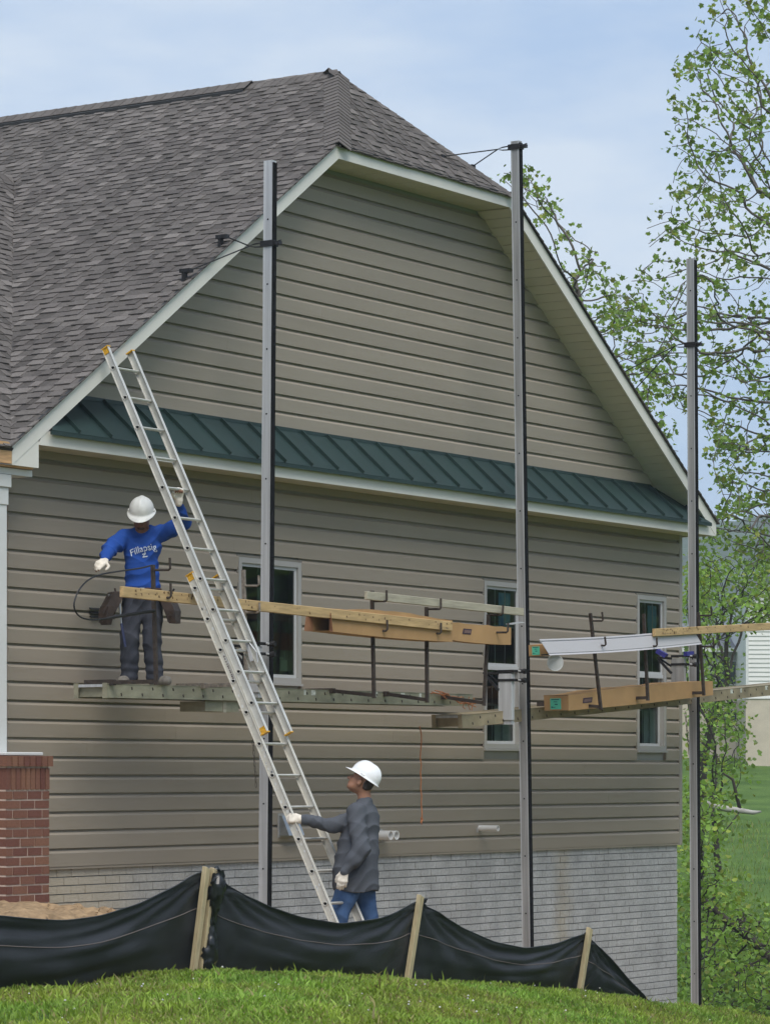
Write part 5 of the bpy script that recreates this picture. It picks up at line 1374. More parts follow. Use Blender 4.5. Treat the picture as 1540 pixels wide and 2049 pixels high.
tree('sycamore_tree', 'leafy tree showing only its outer sprays above the right roof slope', tb,
     [([(985, 335), (1030, 320), (1095, 350), (1105, 440), (1020, 440)], .10), ([(1105, 485), (1185, 478), (1250, 560), (1290, 640), (1330, 720), (1345, 830), (1370, 930), (1300, 900), (1200, 760), (1120, 620)], .62), ([(1000, 500), (1200, 600), (1300, 1000), (1100, 1000)], .28)],
     57, 3.0, 520, .17, 4, .100, 9, (.19, .29, .070), gp, tip_r=.0048, bare=.50, spread=.12, trunk=[tb + V(0, 0, 4), atD(1200, 800, 57), atD(1150, 560, 57)], trunk_r=.16, div=6)
tb = gbase(1396, 66)
tree('young_maple_tree', 'bright green young tree between the corner pole and the pale house', tb,
     [([(1375, 1130), (1410, 1095), (1460, 1110), (1530, 1120), (1640, 1160), (1620, 1240), (1540, 1260), (1480, 1270), (1420, 1260), (1372, 1250)], .74), ([(1370, 1300), (1470, 1270), (1480, 1340), (1500, 1480), (1420, 1480), (1370, 1400)], .26)],
     66, 3.0, 1100, .17, 6, .092, 11, (.20, .32, .066), gp, tip_r=.0065, bare=.10, spread=.17, bark=M_BARKD, trunk=[tb + V(0, 0, 1.5), atD(1404, 1520, 66), atD(1425, 1440, 66), atD(1455, 1360, 66)], trunk_r=.10)
tb = gbase(1418, 60)
tree('young_maple_tree', 'low leafy sapling rising just behind the corner pole', tb,
     [([(1362, 1180), (1385, 1120), (1400, 1300), (1395, 1420), (1370, 1440)], .4), ([(1372, 1440), (1450, 1420), (1500, 1500), (1470, 1660), (1376, 1640)], .6)],
     60, 1.6, 600, .15, 9, .08, 9, (.19, .31, .066), gp, tip_r=.006, bare=.15, spread=.2, bark=M_BARKD, trunk=[tb + V(0, 0, 1.2)], trunk_r=.06)
tb = gbase(1620, 47, -.2)
tree('leaning_tree', 'dark trunk leaning left through dense foliage at the foot of the slope', tb,
     [([(1366, 1740), (1430, 1720), (1480, 1800), (1560, 1840), (1700, 1860), (1680, 1990), (1500, 2060), (1368, 2040)], .8), ([(1366, 1560), (1420, 1580), (1440, 1680), (1370, 1720)], .2)],
     47, 2.6, 1300, .13, 12, .072, 13, (.20, .325, .066), gp, tip_r=.006, bare=.04, spread=.24, bark=M_BARKD, trunk=[atD(1560, 1935, 47), atD(1490, 1870, 47), atD(1440, 1830, 47), atD(1380, 1775, 47)], trunk_r=.10)
tb = gbase(1450, 52, -.2)
tree('leaning_tree', 'bushy sapling clump low behind the foot of the corner pole', tb,
     [([(1366, 1780), (1480, 1800), (1560, 1900), (1560, 2060), (1368, 2060)], 1)], 52, 2.2, 800, .13, 14, .075, 14, (.19, .31, .062), gp, tip_r=.006, bare=.02, spread=.26, bark=M_BARKD, trunk=[tb + V(0, 0, .6)], trunk_r=.06)
# bleached fallen limb
P = [atD(1385, 1598, 49), atD(1405, 1605, 49), atD(1425, 1613, 49.1), atD(1450, 1618, 49.2), atD(1480, 1622, 49.2), atD(1505, 1626, 49.3), atD(1521, 1624, 49.4)]
t = thing('dead_limb', P[0], 'bleached dead limb hanging level among the lower leaves', 'branch')
q = MB(); q.tube(P, [.05, .055, .048, .05, .045, .035, .015], 8); q.obj('limb', M_BARKP, t, smooth=True)
q = MB(); q.tube([P[4], atD(1465, 1560, 49.2), atD(1442, 1545, 49.2)], [.03, .022, .012], 6); q.tube([P[4], atD(1460, 1650, 49.1), atD(1425, 1690, 49)], [.014, .010, .005], 5); q.obj('side_branch', M_BARKD, t, smooth=True)

# ---- neighbours across the valley
M_NS = mat('white_vinyl_siding', (.66, .66, .63), rough=.6, var=.04, vscale=2); M_NG = mat('grey_vinyl_siding', (.40, .40, .38), rough=.6); M_NR = mat('grey_roof', (.17, .18, .20), rough=.9, var=.15, vscale=4)
M_NB = mat('tan_block_wall', (.50, .44, .35), rough=.9, var=.1, vscale=2)
def axes_at(px, D):
    c = atD(px, HOR, D); return V(c[0], c[1], 0), RIGHT, FWD
def neighbour(name, label, D, x0, x1, rows, gable, wins, siding_m, depth=9.0, boards=True):
    """front wall facing the viewer at distance D; rows: basement bottom, basement top, eave, ridge"""
    k = D / FPX; zf = lambda row: CAM[2] + (HOR - row) * k
    def P(px, row, dd=0): p = atD(px, HOR, D); return V(p[0], p[1], zf(row)) + FWD * dd
    t = thing(name, P((x0 + x1) / 2, rows[0]), label, 'house')
    b = MB(); z0, z1 = zf(rows[0]) - 1.5, zf(rows[1]); A, B = P(x0, 0), P(x1, 0)
    def blk(name, A, B, z0, z1, d0, d1, m, par=t):
        q = MB(); q.hexa([V(p[0], p[1], z) + FWD * dd for z in (z0, z1) for p, dd in ((A, d0), (B, d0), (B, d1), (A, d1))]); return q.obj(name, m, par)
    blk('basement_wall', A, B, z0, z1, 0, depth, M_NB)
    w = blk('wall', A, B, z1, zf(rows[2]), .02, depth, M_INNER if False else siding_m)
    e = .15; z = z1
    while z + e < zf(rows[2]) + .01:
        q = MB(); q.hexa([V(p[0], p[1], zz) + FWD * dd for zz, d0 in ((z, -.035), (z + e, -.005)) for p, dd in ((A, d0), (B, d0), (B, .019), (A, .019))]); q.obj('siding_board', siding_m, w); z += e
    if gable:
        m = (x0 + x1) / 2; q = MB(); q.prism([P(x0, rows[2], .02), P(x1, rows[2], .02), P(m, rows[3], .02)], FWD * (depth - .05)); q.obj('gable', siding_m, t)
        for xa, xb in ((x0 - 8, m), (m, x1 + 8)):
            za, zb = (rows[2] + 6, rows[3] - 4) if xa < m else (rows[3] - 4, rows[2] + 6); q = MB(); q.prism([P(xa, za, -.4), P(xb, zb, -.4), P(xb, zb + 3, -.4), P(xa, za + 3, -.4)][::1], FWD * (depth + .8)); q.obj('roof', M_NR, t)
    else:
        q = MB(); q.prism([P(x0, rows[2], -.35), P(x0, rows[2] + 4, -.35), P(x0, rows[3], depth * .5)], RIGHT * (x1 - x0) * k); q.obj('roof', M_NR, t)
        blk('eave_board', P(x0, 0, -.37), P(x1, 0, -.37), zf(rows[2] + 5), zf(rows[2] - 3), 0, .02, M_WHITE)
    for i, (wx0, wx1, wy0, wy1) in enumerate(wins):
        W = blk('window', P(wx0, 0), P(wx1, 0), zf(wy1), zf(wy0), -.07, .01, M_WHITE); o = 1.8
        blk('pane', P(wx0 + o, 0), P((wx0 + wx1) / 2 - .4, 0), zf(wy1 - o), zf(wy0 + o), -.085, -.0705, mat('far_glass', (.03, .04, .045), rough=.1), W); blk('pane', P((wx0 + wx1) / 2 + .4, 0), P(wx1 - o, 0), zf(wy1 - o), zf(wy0 + o), -.085, -.0705, MATS['far_glass'], W)
    if boards: blk('corner_board', P(x0 - .3, 0, -.05), P(x0 + 5, 0, -.05), z1, zf(rows[2]), 0, .03, M_WHITE)
    return t
neighbour('neighbour_house', 'white sided two storey house half hidden by leaves at the right edge', 108, 1491, 1760, (1522, 1398, 1190, 1080), True, [(1560, 1590, 1290, 1340), (1620, 1650, 1290, 1340)], M_NS)
neighbour('neighbour_house', 'low grey wing with dark roof and white framed window beside the white house', 111, 1330, 1492, (1518, 1372, 1300, 1235), False, [(1434, 1472, 1322, 1370), (1444, 1476, 1420, 1442)], M_NG, boards=False)

# ---- woods across the street: seen only as the dark reflection in the windows
g = np.random.default_rng(9); n = 30000; c0 = V(6, 0, 0) + V(.838, -.546, 0) * 62; side = V(.546, .838, 0)
C = c0 + side * g.uniform(-34, 34, n)[:, None] + V(.838, -.546, 0) * g.normal(0, 3.5, n)[:, None]; C[:, 2] = -2 + 13 * g.random(n) ** .8 * (.75 + .25 * np.sin(C[:, 0] * .5))
me = leaves_mesh('woods', C, 1.0, np.array((.17, .27, .09))[None] * g.uniform(.5, 1.3, n)[:, None], 3); o = link('woods', me); o['kind'] = 'stuff'; tag(o, 'leafy wood edge across the street', 'woods')

# ---- far wooded hill
def hill():
    D = np.linspace(520, 1500, 50); R = np.linspace(-900, 900, 200); g = np.random.default_rng(3)
    Dm, Rm = np.meshgrid(D, R, indexing='ij')
    h = 58 * sstep(520, 800, Dm) * (1 - .35 * sstep(900, 1500, Dm)) * (.93 + .10 * np.sin(Rm * .006 + .8) + .05 * np.sin(Rm * .021))
    h += (g.random(h.shape) * 4.2 + 2.0 * np.sin(Rm * .31 + Dm * .2)) * sstep(520, 620, Dm)
    P = CAM[None, None] * np.array([1, 1, 0]) + Dm[..., None] * FWD + Rm[..., None] * RIGHT; P[..., 2] = h - 1
    i = np.arange(P.shape[0] * P.shape[1]).reshape(P.shape[:2]); f = np.stack([i[:-1, :-1], i[:-1, 1:], i[1:, 1:], i[1:, :-1]], -1).reshape(-1, 4)[:, ::-1]
    o = link('hill', mesh_np('hill', P.reshape(-1, 3), f, mat('wooded_hillside', (.045, .075, .030), rough=1, var=.5, vscale=.09, detail=8, bump=2.0, bscale=.25), smooth=True)); o['kind'] = 'structure'
hill()
def haze():
    q = MB(); q.box((-1400, -1400, -12), (2600, 2600, 76)); m = bpy.data.materials.new('haze'); m.use_nodes = True; nt = m.node_tree; nt.nodes.remove(nt.nodes['Principled BSDF'])
    v = nt.nodes.new('ShaderNodeVolumePrincipled'); v.inputs['Color'].default_value = (.80, .90, 1.0, 1); v.inputs['Density'].default_value = .00055; nt.links.new(v.outputs[0], nt.nodes['Material Output'].inputs['Volume'])
    o = q.obj('haze', m); o['kind'] = 'stuff'; tag(o, 'pale blue summer haze over the valley', 'haze')
haze()

# ================================================================== people
class SDF:
    def __init__(s, lo, hi, h=.006):
        s.lo = np.array(lo, float); s.h = h; n = np.ceil((np.array(hi) - s.lo) / h).astype(int) + 1; s.n = n
        s.D = np.full(n, .5, np.float32)
    def _blk(s, lo, hi):
        a = np.clip(np.floor((np.minimum(lo, hi) - s.lo) / s.h).astype(int), 0, s.n - 1); b = np.clip(np.ceil((np.maximum(lo, hi) - s.lo) / s.h).astype(int) + 1, 1, s.n)
        sl = tuple(slice(i, j) for i, j in zip(a, b))
        ax = [(s.lo[k] + s.h * np.arange(a[k], b[k])).astype(np.float32) for k in range(3)]
        return sl, np.stack(np.meshgrid(*ax, indexing='ij'), -1)
    def _mix(s, sl, d, k):
        o = s.D[sl]
        if k <= 0: s.D[sl] = np.minimum(o, d); return
        hh = np.maximum(k - np.abs(o - d), 0) / k; s.D[sl] = np.minimum(o, d) - hh * hh * k * .25
    def cone(s, a, b, ra, rb, k=.02):
        a = np.asarray(a, np.float32); b = np.asarray(b, np.float32); m = max(ra, rb) + k + .03
        sl, P = s._blk(np.minimum(a, b) - m, np.maximum(a, b) + m)
        ab = b - a; t = np.clip(((P - a) @ ab) / max(ab @ ab, 1e-9), 0, 1)
        s._mix(sl, np.linalg.norm(P - a - t[..., None] * ab, axis=-1) - (ra + (rb - ra) * t), k); return s
    def path(s, pts, rs, k=.02):
        for i in range(len(pts) - 1): s.cone(pts[i], pts[i + 1], rs[i], rs[i + 1], k)
        return s
    def ell(s, c, rad, ax=None, k=.02):
        c = np.asarray(c, np.float32); rad = np.asarray(rad, np.float32); m = rad.max() + k + .03
        sl, P = s._blk(c - m, c + m); q = P - c
        if ax is not None: q = q @ np.array(ax, np.float32).T
        l = np.linalg.norm(q / rad, axis=-1); g = np.linalg.norm(q / rad ** 2, axis=-1) + 1e-6
        s._mix(sl, np.where(l < 1e-4, -rad.min(), l * (l - 1) / g), k); return s
    def carve(s, c, r, k=.01):
        c = np.asarray(c, np.float32); sl, P = s._blk(c - r - k, c + r + k); d = -(np.linalg.norm(P - c, axis=-1) - r); o = s.D[sl]
        hh = np.maximum(k - np.abs(o - d), 0) / k; s.D[sl] = np.maximum(o, d) + hh * hh * k * .25; return s
    def all(s):
        return s._blk(s.lo, s.lo + s.h * (s.n - 1))
    def cut(s, fn):
        sl, P = s.all(); s.D[sl] = np.maximum(s.D[sl], fn(P)); return s
    def disp(s, fn):
        sl, P = s.all(); near = np.abs(s.D) < .05; s.D[near] += fn(P[near]).astype(np.float32); return s
    def mesh(s):
        """surface nets"""
        D = s.D; n = D.shape; neg = D < 0
        c = np.zeros(np.array(n) - 1, np.int8)
        for i in (0, 1):
            for j in (0, 1):
                for k in (0, 1): c += neg[i:n[0] - 1 + i, j:n[1] - 1 + j, k:n[2] - 1 + k]
        act = (c > 0) & (c < 8); I = np.argwhere(act); idx = -np.ones(act.shape, np.int64); idx[act] = np.arange(len(I))
        acc = np.zeros((len(I), 3)); cnt = np.zeros(len(I)); cor = [(i, j, k) for i in (0, 1) for j in (0, 1) for k in (0, 1)]
        for a in range(8):
            for b in range(a + 1, 8):
                A, B = np.array(cor[a]), np.array(cor[b])
                if np.abs(A - B).sum() != 1: continue
                da = D[I[:, 0] + A[0], I[:, 1] + A[1], I[:, 2] + A[2]]; db = D[I[:, 0] + B[0], I[:, 1] + B[1], I[:, 2] + B[2]]
                x = (da < 0) != (db < 0); t = np.where(x, da / np.where(x, da - db, 1), 0)
                acc[x] += (A + (B - A) * t[:, None])[x]; cnt[x] += 1
        v = s.lo + (I + acc / cnt[:, None]) * s.h; F = []
        for ax in range(3):
            o1, o2 = [(1, 2), (2, 0), (0, 1)][ax]; sh = list(n); a = [slice(None)] * 3; b = [slice(None)] * 3; a[ax] = slice(0, n[ax] - 1); b[ax] = slice(1, n[ax])
            x = neg[tuple(a)] != neg[tuple(b)]; E = np.argwhere(x); E = E[(E[:, o1] > 0) & (E[:, o2] > 0) & (E[:, o1] < n[o1] - 1) & (E[:, o2] < n[o2] - 1)]
            def at(d1, d2): q = E.copy(); q[:, o1] -= d1; q[:, o2] -= d2; return idx[q[:, 0], q[:, 1], q[:, 2]]
            q = np.stack([at(1, 1), at(0, 1), at(0, 0), at(1, 0)], 1); fl = neg[tuple(a)][E[:, 0], E[:, 1], E[:, 2]]; q[~fl] = q[~fl][:, ::-1]; F.append(q)
        return v, np.concatenate(F)
def J(r, t, u): return np.array([r, -t, u], float)          # right, towards the viewer, up
M3 = np.stack([RIGHT, FWD, V(0, 0, 1)])                       # rows: local axes in world
def to_world(base, v): return np.asarray(base) + np.asarray(v) @ M3
def fold(P, s, amp, ph=0):
    """cloth creases: soft swells with sharper ridges running across them"""
    x, y, z = P[..., 0], P[..., 1], P[..., 2]
    rg = lambda a: 1 - 2 * np.abs(np.sin(a)) ** .8
    w1 = np.sin(z * 11 * s + 3 * np.sin(x * 9 + ph) + ph)
    w2 = rg((x * .75 + z * .65 + y * .3) * 17 * s + 1.3 * np.sin(z * 11 + y * 7 + ph))
    w3 = rg((z * .95 - x * .55 + y * .35) * 26 * s + 1.6 * np.sin(x * 15 + ph * 2))
    env = .5 + .5 * np.sin(x * 7 + z * 5 + ph) * np.sin(z * 8 - y * 6 + ph * .7)
    return -amp * (.30 * w1 + .62 * w2 * env + .55 * w3 * (1 - env))
def piece(name, sdf, m, parent, base, origin, smooth=True):
    v, f = sdf.mesh(); me = mesh_np(name, to_world(base, v) - origin, f, m, smooth=smooth)
    return link(name, me, parent, None if parent is not None else origin)
def hand(S, wrist, d, n, s, curl, thumb=(.5, .75, .35), scale=1.0, r=.0088, k=.007, upto=3, spread=.0):
    """palm and five fingers; d wrist->knuckles, n out of the palm, s thumb side; curl: three bend angles (degrees) per finger"""
    d = nrm(d); n = nrm(np.asarray(n) - d * (np.asarray(n) @ d)); s = nrm(np.asarray(s) - d * (np.asarray(s) @ d) - n * (np.asarray(s) @ n)); w = np.asarray(wrist, float)
    offs = (.030, .010, -.010, -.029); lens = (.072, .080, .075, .058); tips = []
    for i, (o, L) in enumerate(zip(offs, lens)):
        kb = w + d * (.088 - .004 * abs(i - 1.2)) * scale + s * o * scale
        S.cone(w + s * o * .62 * scale + d * .010, kb, .0135 * scale, .0125 * scale, .018)
        if upto == 0: continue
        p = kb; ang = 0; rr = r * scale * (1.0 if i < 3 else .9); dd = nrm(d + s * spread * (1.5 - i) * .1)
        for j, fr in enumerate((.46, .30, .24)):
            if j >= upto: break
            ang += math.radians(curl[j] if not isinstance(curl[0], (tuple, list)) else curl[i][j]); q = p + (dd * math.cos(ang) + n * math.sin(ang)) * L * fr * scale
            S.cone(p, q, rr * (1.05 - .08 * j), rr * (.98 - .08 * j), k if j else .012); p = q
        tips.append(p)
    if upto:
        b = w + d * .025 * scale + s * .026 * scale; t1 = b + (d * thumb[0] + s * thumb[1] + n * thumb[2]) * .045 * scale; t2 = t1 + (d * .9 + s * .15 + n * thumb[2]) * .030 * scale; t3 = t2 + (d * .9 - s * .1 + n * thumb[2] * .8) * .022 * scale
        S.cone(b, t1, .0145 * scale, .0115 * scale, .014); S.cone(t1, t2, .0112 * scale, .010 * scale, .006); S.cone(t2, t3, .010 * scale, .008 * scale, .006)
    return S
def head(S, c, f, h, k=.012):
    f = nrm(f); h = nrm(h - f * (h @ f)); s = np.cross(h, f); ax = [s, f, h]
    P = lambda a, b, q: c + s * a + f * b + h * q
    S.ell(P(0, -.012, .030), (.076, .094, .090), ax, .02); S.ell(P(0, .020, -.035), (.062, .070, .080), ax, .03)
    S.cone(P(-.035, .045, -.080), P(.035, .045, -.080), .024, .024, .03); S.ell(P(0, .066, -.088), (.024, .020, .020), ax, .02)
    S.cone(P(0, .082, .014), P(0, .112, -.030), .009, .0135, .008); S.cone(P(-.012, .092, -.034), P(.012, .092, -.034), .009, .009, .006)
    S.cone(P(-.034, .072, .024), P(.034, .072, .024), .012, .012, .016)
    S.cone(P(-.040, .062, -.022), P(-.028, .070, -.040), .014, .012, .018); S.cone(P(.040, .062, -.022), P(.028, .070, -.040), .014, .012, .018)
    S.cone(P(-.018, .086, -.055), P(.018, .086, -.055), .007, .007, .006); S.cone(P(-.016, .084, -.067), P(.016, .084, -.067), .008, .008, .006)
    for e in (-1, 1):
        S.carve(P(e * .031, .094, .004), .017, .010)
        S.ell(P(e * .078, -.012, -.012), (.017, .021, .033), ax, .006); S.carve(P(e * .099, -.004, -.008), .012, .005)
    return P, ax
def eyes(P, parent, base):
    for e in (-1, 1):
        q = MB(); c = P(e * .031, .070, .003); n = 10
        G = [[to_world(base, c + np.array([math.cos(a) * math.sin(b), math.sin(a) * math.sin(b), math.cos(b)]) * .0125) for a in np.linspace(0, 2 * math.pi, n)] for b in np.linspace(.01, math.pi - .01, 7)]
        q.grid(G); q.obj('eye', mat('eye', (.12, .10, .09), rough=.2), parent, smooth=True)
def hard_hat(c, f, h, m, parent, base, A=.135, B=.112, H=.118, vis_=.052):
    """shell with centre ridge, rain gutter and front peak"""
    f = nrm(f); h = nrm(h - f * (h @ f)); s = np.cross(h, f); q = MB(); n = 48
    def ring(phi, off=0.0):
        row = []
        for a in np.linspace(0, 2 * math.pi, n + 1):
            ca, sa = math.cos(a), math.sin(a); sp = math.sin(phi) ** .92
            p = c + h * (H * math.cos(phi)) + (f * ca * (A - off) + s * sa * (B - off)) * sp
            lat = abs(sa * sp); p = p + h * (.010 * max(0, 1 - (lat / .22) ** 2) * math.sin(min(phi * 1.3, math.pi / 2)) ** .5 if math.cos(phi) > .15 else 0)
            row.append(p - h * off)
        return row
    rows = [ring(p) for p in np.linspace(.02, math.pi / 2, 16)]
    def rim(out, drop, vis):
        row = []
        for a in np.linspace(0, 2 * math.pi, n + 1):
            ca, sa = math.cos(a), math.sin(a); fr = max(0, ca) ** 1.6; w = out + vis * fr
            row.append(c + (f * ca * (A + w) + s * sa * (B + out + vis * .25 * fr)) - h * (drop + .020 * fr * (vis / .055 if vis else 0)))
        return row
    rows += [rim(.002, .012, 0), rim(.010, .016, .004), rim(.016, .018, vis_), rim(.017, .021, vis_ + .003), rim(.012, .023, vis_ - .004), rim(-.004, .018, .0), ring(math.pi / 2, .005)]
    rows += [ring(p, .006) for p in np.linspace(math.pi / 2 - .1, .05, 9)]
    q.grid([[to_world(base, p) for p in r] for r in rows], True)
    o = q.obj('hard_hat', m, parent, smooth=True)
    for e in (-1, 1):
        g = MB(); p = c + s * e * (B + .004) - h * .004; g.beam(to_world(base, p - f * .02), to_world(base, p + f * .02), .010, .012); g.obj('slot', m, o)
    return o
SKIN1 = mat('brown_skin', (.200, .098, .058), rough=.5, spec=.35, var=.12, vscale=14, subsurf=.08)
SKIN2 = mat('tan_skin', (.300, .150, .092), rough=.5, spec=.35, var=.14, vscale=14, subsurf=.08)
GLOVE = mat('cream_work_glove', (.70, .64, .55), rough=.85, var=.15, vscale=25, bump=.002, bscale=300)
BLUE = mat('blue_cotton', (.016, .066, .30), rough=.85, spec=.2, var=.10, vscale=5, bump=.001, bscale=400)
GREY = mat('charcoal_cotton', (.080, .087, .102), rough=.9, spec=.2, var=.12, vscale=5, bump=.001, bscale=400)
DENIMD = mat('dark_denim', (.032, .035, .047), rough=.9, spec=.15, var=.55, var2=(.064, .068, .085), vscale=5.5, stretch=(1.6, 1.6, .5), bump=.001, bscale=300)
DENIMB = mat('blue_denim', (.055, .105, .215), rough=.9, spec=.15, var=.35, vscale=5, stretch=(1, 1, .6), bump=.001, bscale=300)
LEATH = mat('dark_leather', (.045, .030, .024), rough=.6, var=.4, vscale=12)
HATW = mat('dusty_white_shell', (.70, .70, .67), rough=.35, var=.10, vscale=14)
HATC = mat('clean_white_shell', (.82, .83, .84), rough=.22, var=.02, vscale=5)
BOOT = mat('scuffed_boot', (.17, .155, .135), rough=.8, var=.3, vscale=20)
HAIR = mat('dark_hair', (.040, .030, .025), rough=.7)

# ---------------------------------------------------------------- man in blue on the plank
def person_blue():
    zt = A0[2] + .125; b0 = onY(285, 1362, -.60); base = V(b0[0], -.60, zt + .002)
    # the rung he holds
    Pf, d, nout, parf = LAD; uf = parf(735); best = None
    for k in range(9):
        c = Pf + d * (uf - k * .305) + V(.24, 0, 0); q = c - CAM; py = HOR - FPX * q[2] / (q @ FWD)
        if best is None or abs(py - 988) < best[0]: best = (abs(py - 988), c)
    rung = M3 @ (best[1] - base)                        # in his local axes (right, away, up)
    S = SDF((-.55, -.75, -.02), (.60, .35, 1.80), .0065)
    hc = J(0, .075, 1.525); f = J(-.06, .86, -.50); h = J(0, .50, .86)
    P, ax = head(S, hc, f, h)
    S.cone(J(0, .005, 1.36), J(0, .045, 1.47), .058, .055, .04)
    # torso, legs (under the clothes)
    S.ell(J(0, 0, 1.22), (.150, .09, .17), None, .04); S.ell(J(0, 0, 1.0), (.135, .09, .19), None, .05); S.ell(J(0, 0, .84), (.145, .095, .10), None, .05)
    S.path([J(-.15, 0, 1.335), J(0, 0, 1.36), J(.165, 0, 1.375)], [.045, .05, .045], .04)
    sh1, el1, wr1 = J(-.165, .02, 1.325), J(-.270, .20, 1.215), J(-.302, .395, 1.100)
    S.path([sh1, el1, wr1], [.044, .036, .026], .03)
    # gripping hand: wrist below and behind the rung
    g_dir = nrm(J(.06, .30, .95)); wr2 = rung - g_dir * .100 - np.array([0, -.0, 0]) + J(0, -.028, -.006)
    sh2 = J(.172, .0, 1.365); el2 = J(.385, .12, 1.448)
    S.path([sh2, el2, wr2], [.044, .036, .026], .03)
    hand(S, wr2, g_dir, J(.0, .95, -.25), J(-1, 0, 0), (38, 72, 60), (.45, .5, .9), .98)
    hd = nrm(J(-.42, .72, -.42)); hand(S, wr1, hd, J(-.25, -.5, -.85), J(.75, .55, .0), ((12, 12, 8), (22, 20, 12), (34, 26, 16), (40, 30, 20)), (.35, .9, .25), 1.0)
    hp1, kn1, an1 = J(-.085, 0, .80), J(-.108, .035, .42), J(-.120, -.005, .085); hp2, kn2, an2 = J(.085, 0, .80), J(.092, .03, .42), J(.108, -.005, .085)
    for a, b, c in ((hp1, kn1, an1), (hp2, kn2, an2)): S.path([a, b, c], [.066, .046, .034], .03)
    S.cone(an1, an1 + J(-.02, .06, -.052), .024, .018, .02); S.cone(an2, an2 + J(.04, .045, -.052), .024, .018, .02)
    body = piece('person', S, SKIN1, None, base, base); WL[body.name] = base
    tag(body, 'man in blue shirt and white hard hat standing on the plank holding a ladder rung', 'person')
    eyes(P, body, base)
    # shirt
    T = SDF((-.45, -.60, .78), (.52, .28, 1.60), .0065)
    T.ell(J(.0, .005, 1.235), (.176, .118, .170), None, .05); T.ell(J(-.003, .012, 1.02), (.162, .118, .20), None, .06); T.ell(J(0, .01, .885), (.160, .122, .085), None, .05)
    T.path([J(-.155, 0, 1.325), J(-.03, .0, 1.375), J(.03, 0, 1.380), J(.168, 0, 1.372)], [.066, .052, .052, .066], .05)
    T.path([sh1, lerp(sh1, el1, .5), el1, lerp(el1, wr1, .55), lerp(el1, wr1, .97)], [.080, .074, .066, .056, .040], .03)
    T.path([sh2, lerp(sh2, el2, .5), el2, lerp(el2, wr2, .5), lerp(el2, wr2, .93)], [.078, .070, .062, .052, .038], .03)
    T.disp(lambda Q: fold(Q, 1.15, .0150, .6) - .004 * np.sin((Q[:, 2] - 1.0 + .35 * Q[:, 0]) * 34) * np.exp(-((Q[:, 2] - .98) / .11) ** 2) * (np.abs(Q[:, 0]) < .3))
    nk = J(0, .06, 1.43)
    T.carve(nk, .066, .012)
    T.cut(lambda Q: .835 + .012 * np.sin(Q[..., 0] * 25) - Q[..., 2])
    shirt = piece('shirt', T, BLUE, body, base, base)
    # white lettering on the chest, laid on the cloth
    v, fc = T.mesh(); bvh = BVHTree.FromPolygons([tuple(p) for p in v], [tuple(p) for p in fc])
    def cloth(r_, u_): 
        hit = bvh.ray_cast(Vector((r_, -.6, u_)), Vector((0, 1, 0))); return np.array(hit[0]) + np.array([0, -.0065, 0]) if hit[0] else np.array([r_, -.13, u_])
    tv, tf = text_mesh('Fillapsig', .074); W = tv[:, 0].max() - tv[:, 0].min(); sc = .235 / W
    pts = []
    for x, y, _ in tv:
        a = x * sc; yy = y * 1.15; ang = .24; cx = .016 + a * math.cos(ang) - yy * math.sin(ang); cy = 1.222 + a * math.sin(ang) + yy * math.cos(ang) - 1.1 * (a - .01) ** 2
        pts.append(to_world(base, cloth(cx, cy)))
    q = MB(); q.v = pts; q.f = tf; q.m = [0] * len(tf); q.obj('lettering', mat('white_print', (.62, .68, .76), rough=.8), shirt)
    q = MB()
    for (x0, y0), (x1, y1), w in (((.008, 1.170), (.040, 1.178), .009), ((.040, 1.178), (.016, 1.152), .008), ((.012, 1.146), (.056, 1.154), .009)):
        n = 5
        for i in range(n):
            a0, a1 = i / n, (i + 1) / n; c0 = (lerp(x0, x1, a0), lerp(y0, y1, a0)); c1 = (lerp(x0, x1, a1), lerp(y0, y1, a1))
            q.poly([to_world(base, cloth(c0[0], c0[1] - w / 2)), to_world(base, cloth(c1[0], c1[1] - w / 2)), to_world(base, cloth(c1[0], c1[1] + w / 2)), to_world(base, cloth(c0[0], c0[1] + w / 2))])
    q.obj('emblem', MATS['white_print'], shirt)
    # jeans
    T = SDF((-.30, -.30, .02), (.30, .25, .92), .0065)
    T.ell(J(0, 0, .80), (.163, .118, .10), None, .04)
    T.path([hp1, lerp(hp1, kn1, .5), kn1, lerp(kn1, an1, .5), an1 + J(0, 0, -.01)], [.100, .092, .084, .082, .084], .03); T.path([hp2, lerp(hp2, kn2, .5), kn2, lerp(kn2, an2, .5), an2 + J(0, 0, -.01)], [.100, .092, .084, .080, .082], .03)
    T.cone(J(0, 0, .76), J(0, 0, .66), .085, .06, .05)
    T.disp(lambda Q: fold(Q, 1.0, .0105, 2.1) + .0045 * np.sin(Q[:, 2] * 75 + 6 * Q[:, 0]) * np.exp(-((Q[:, 2] - .13) / .09) ** 2))
    T.cut(lambda Q: np.maximum(.042 - Q[..., 2], Q[..., 2] - .875))
    piece('jeans', T, DENIMD, body, base, base)
    # boots
    T = SDF((-.30, -.30, -.01), (.36, .15, .16), .006)
    for an, dr in ((an1, J(-.045, .155, 0)), (an2, J(.11, .115, 0))):
        a = an * np.array([1, 1, 0]) + J(0, -.045, .040); b = a + dr * 1.05; T.cone(a, b + J(0, 0, -.002), .052, .046, .02); T.cone(a + J(0, .02, 0), an + J(0, 0, .03), .046, .044, .03)
    T.cut(lambda Q: .001 - Q[..., 2]); piece('boots', T, BOOT, body, base, base)
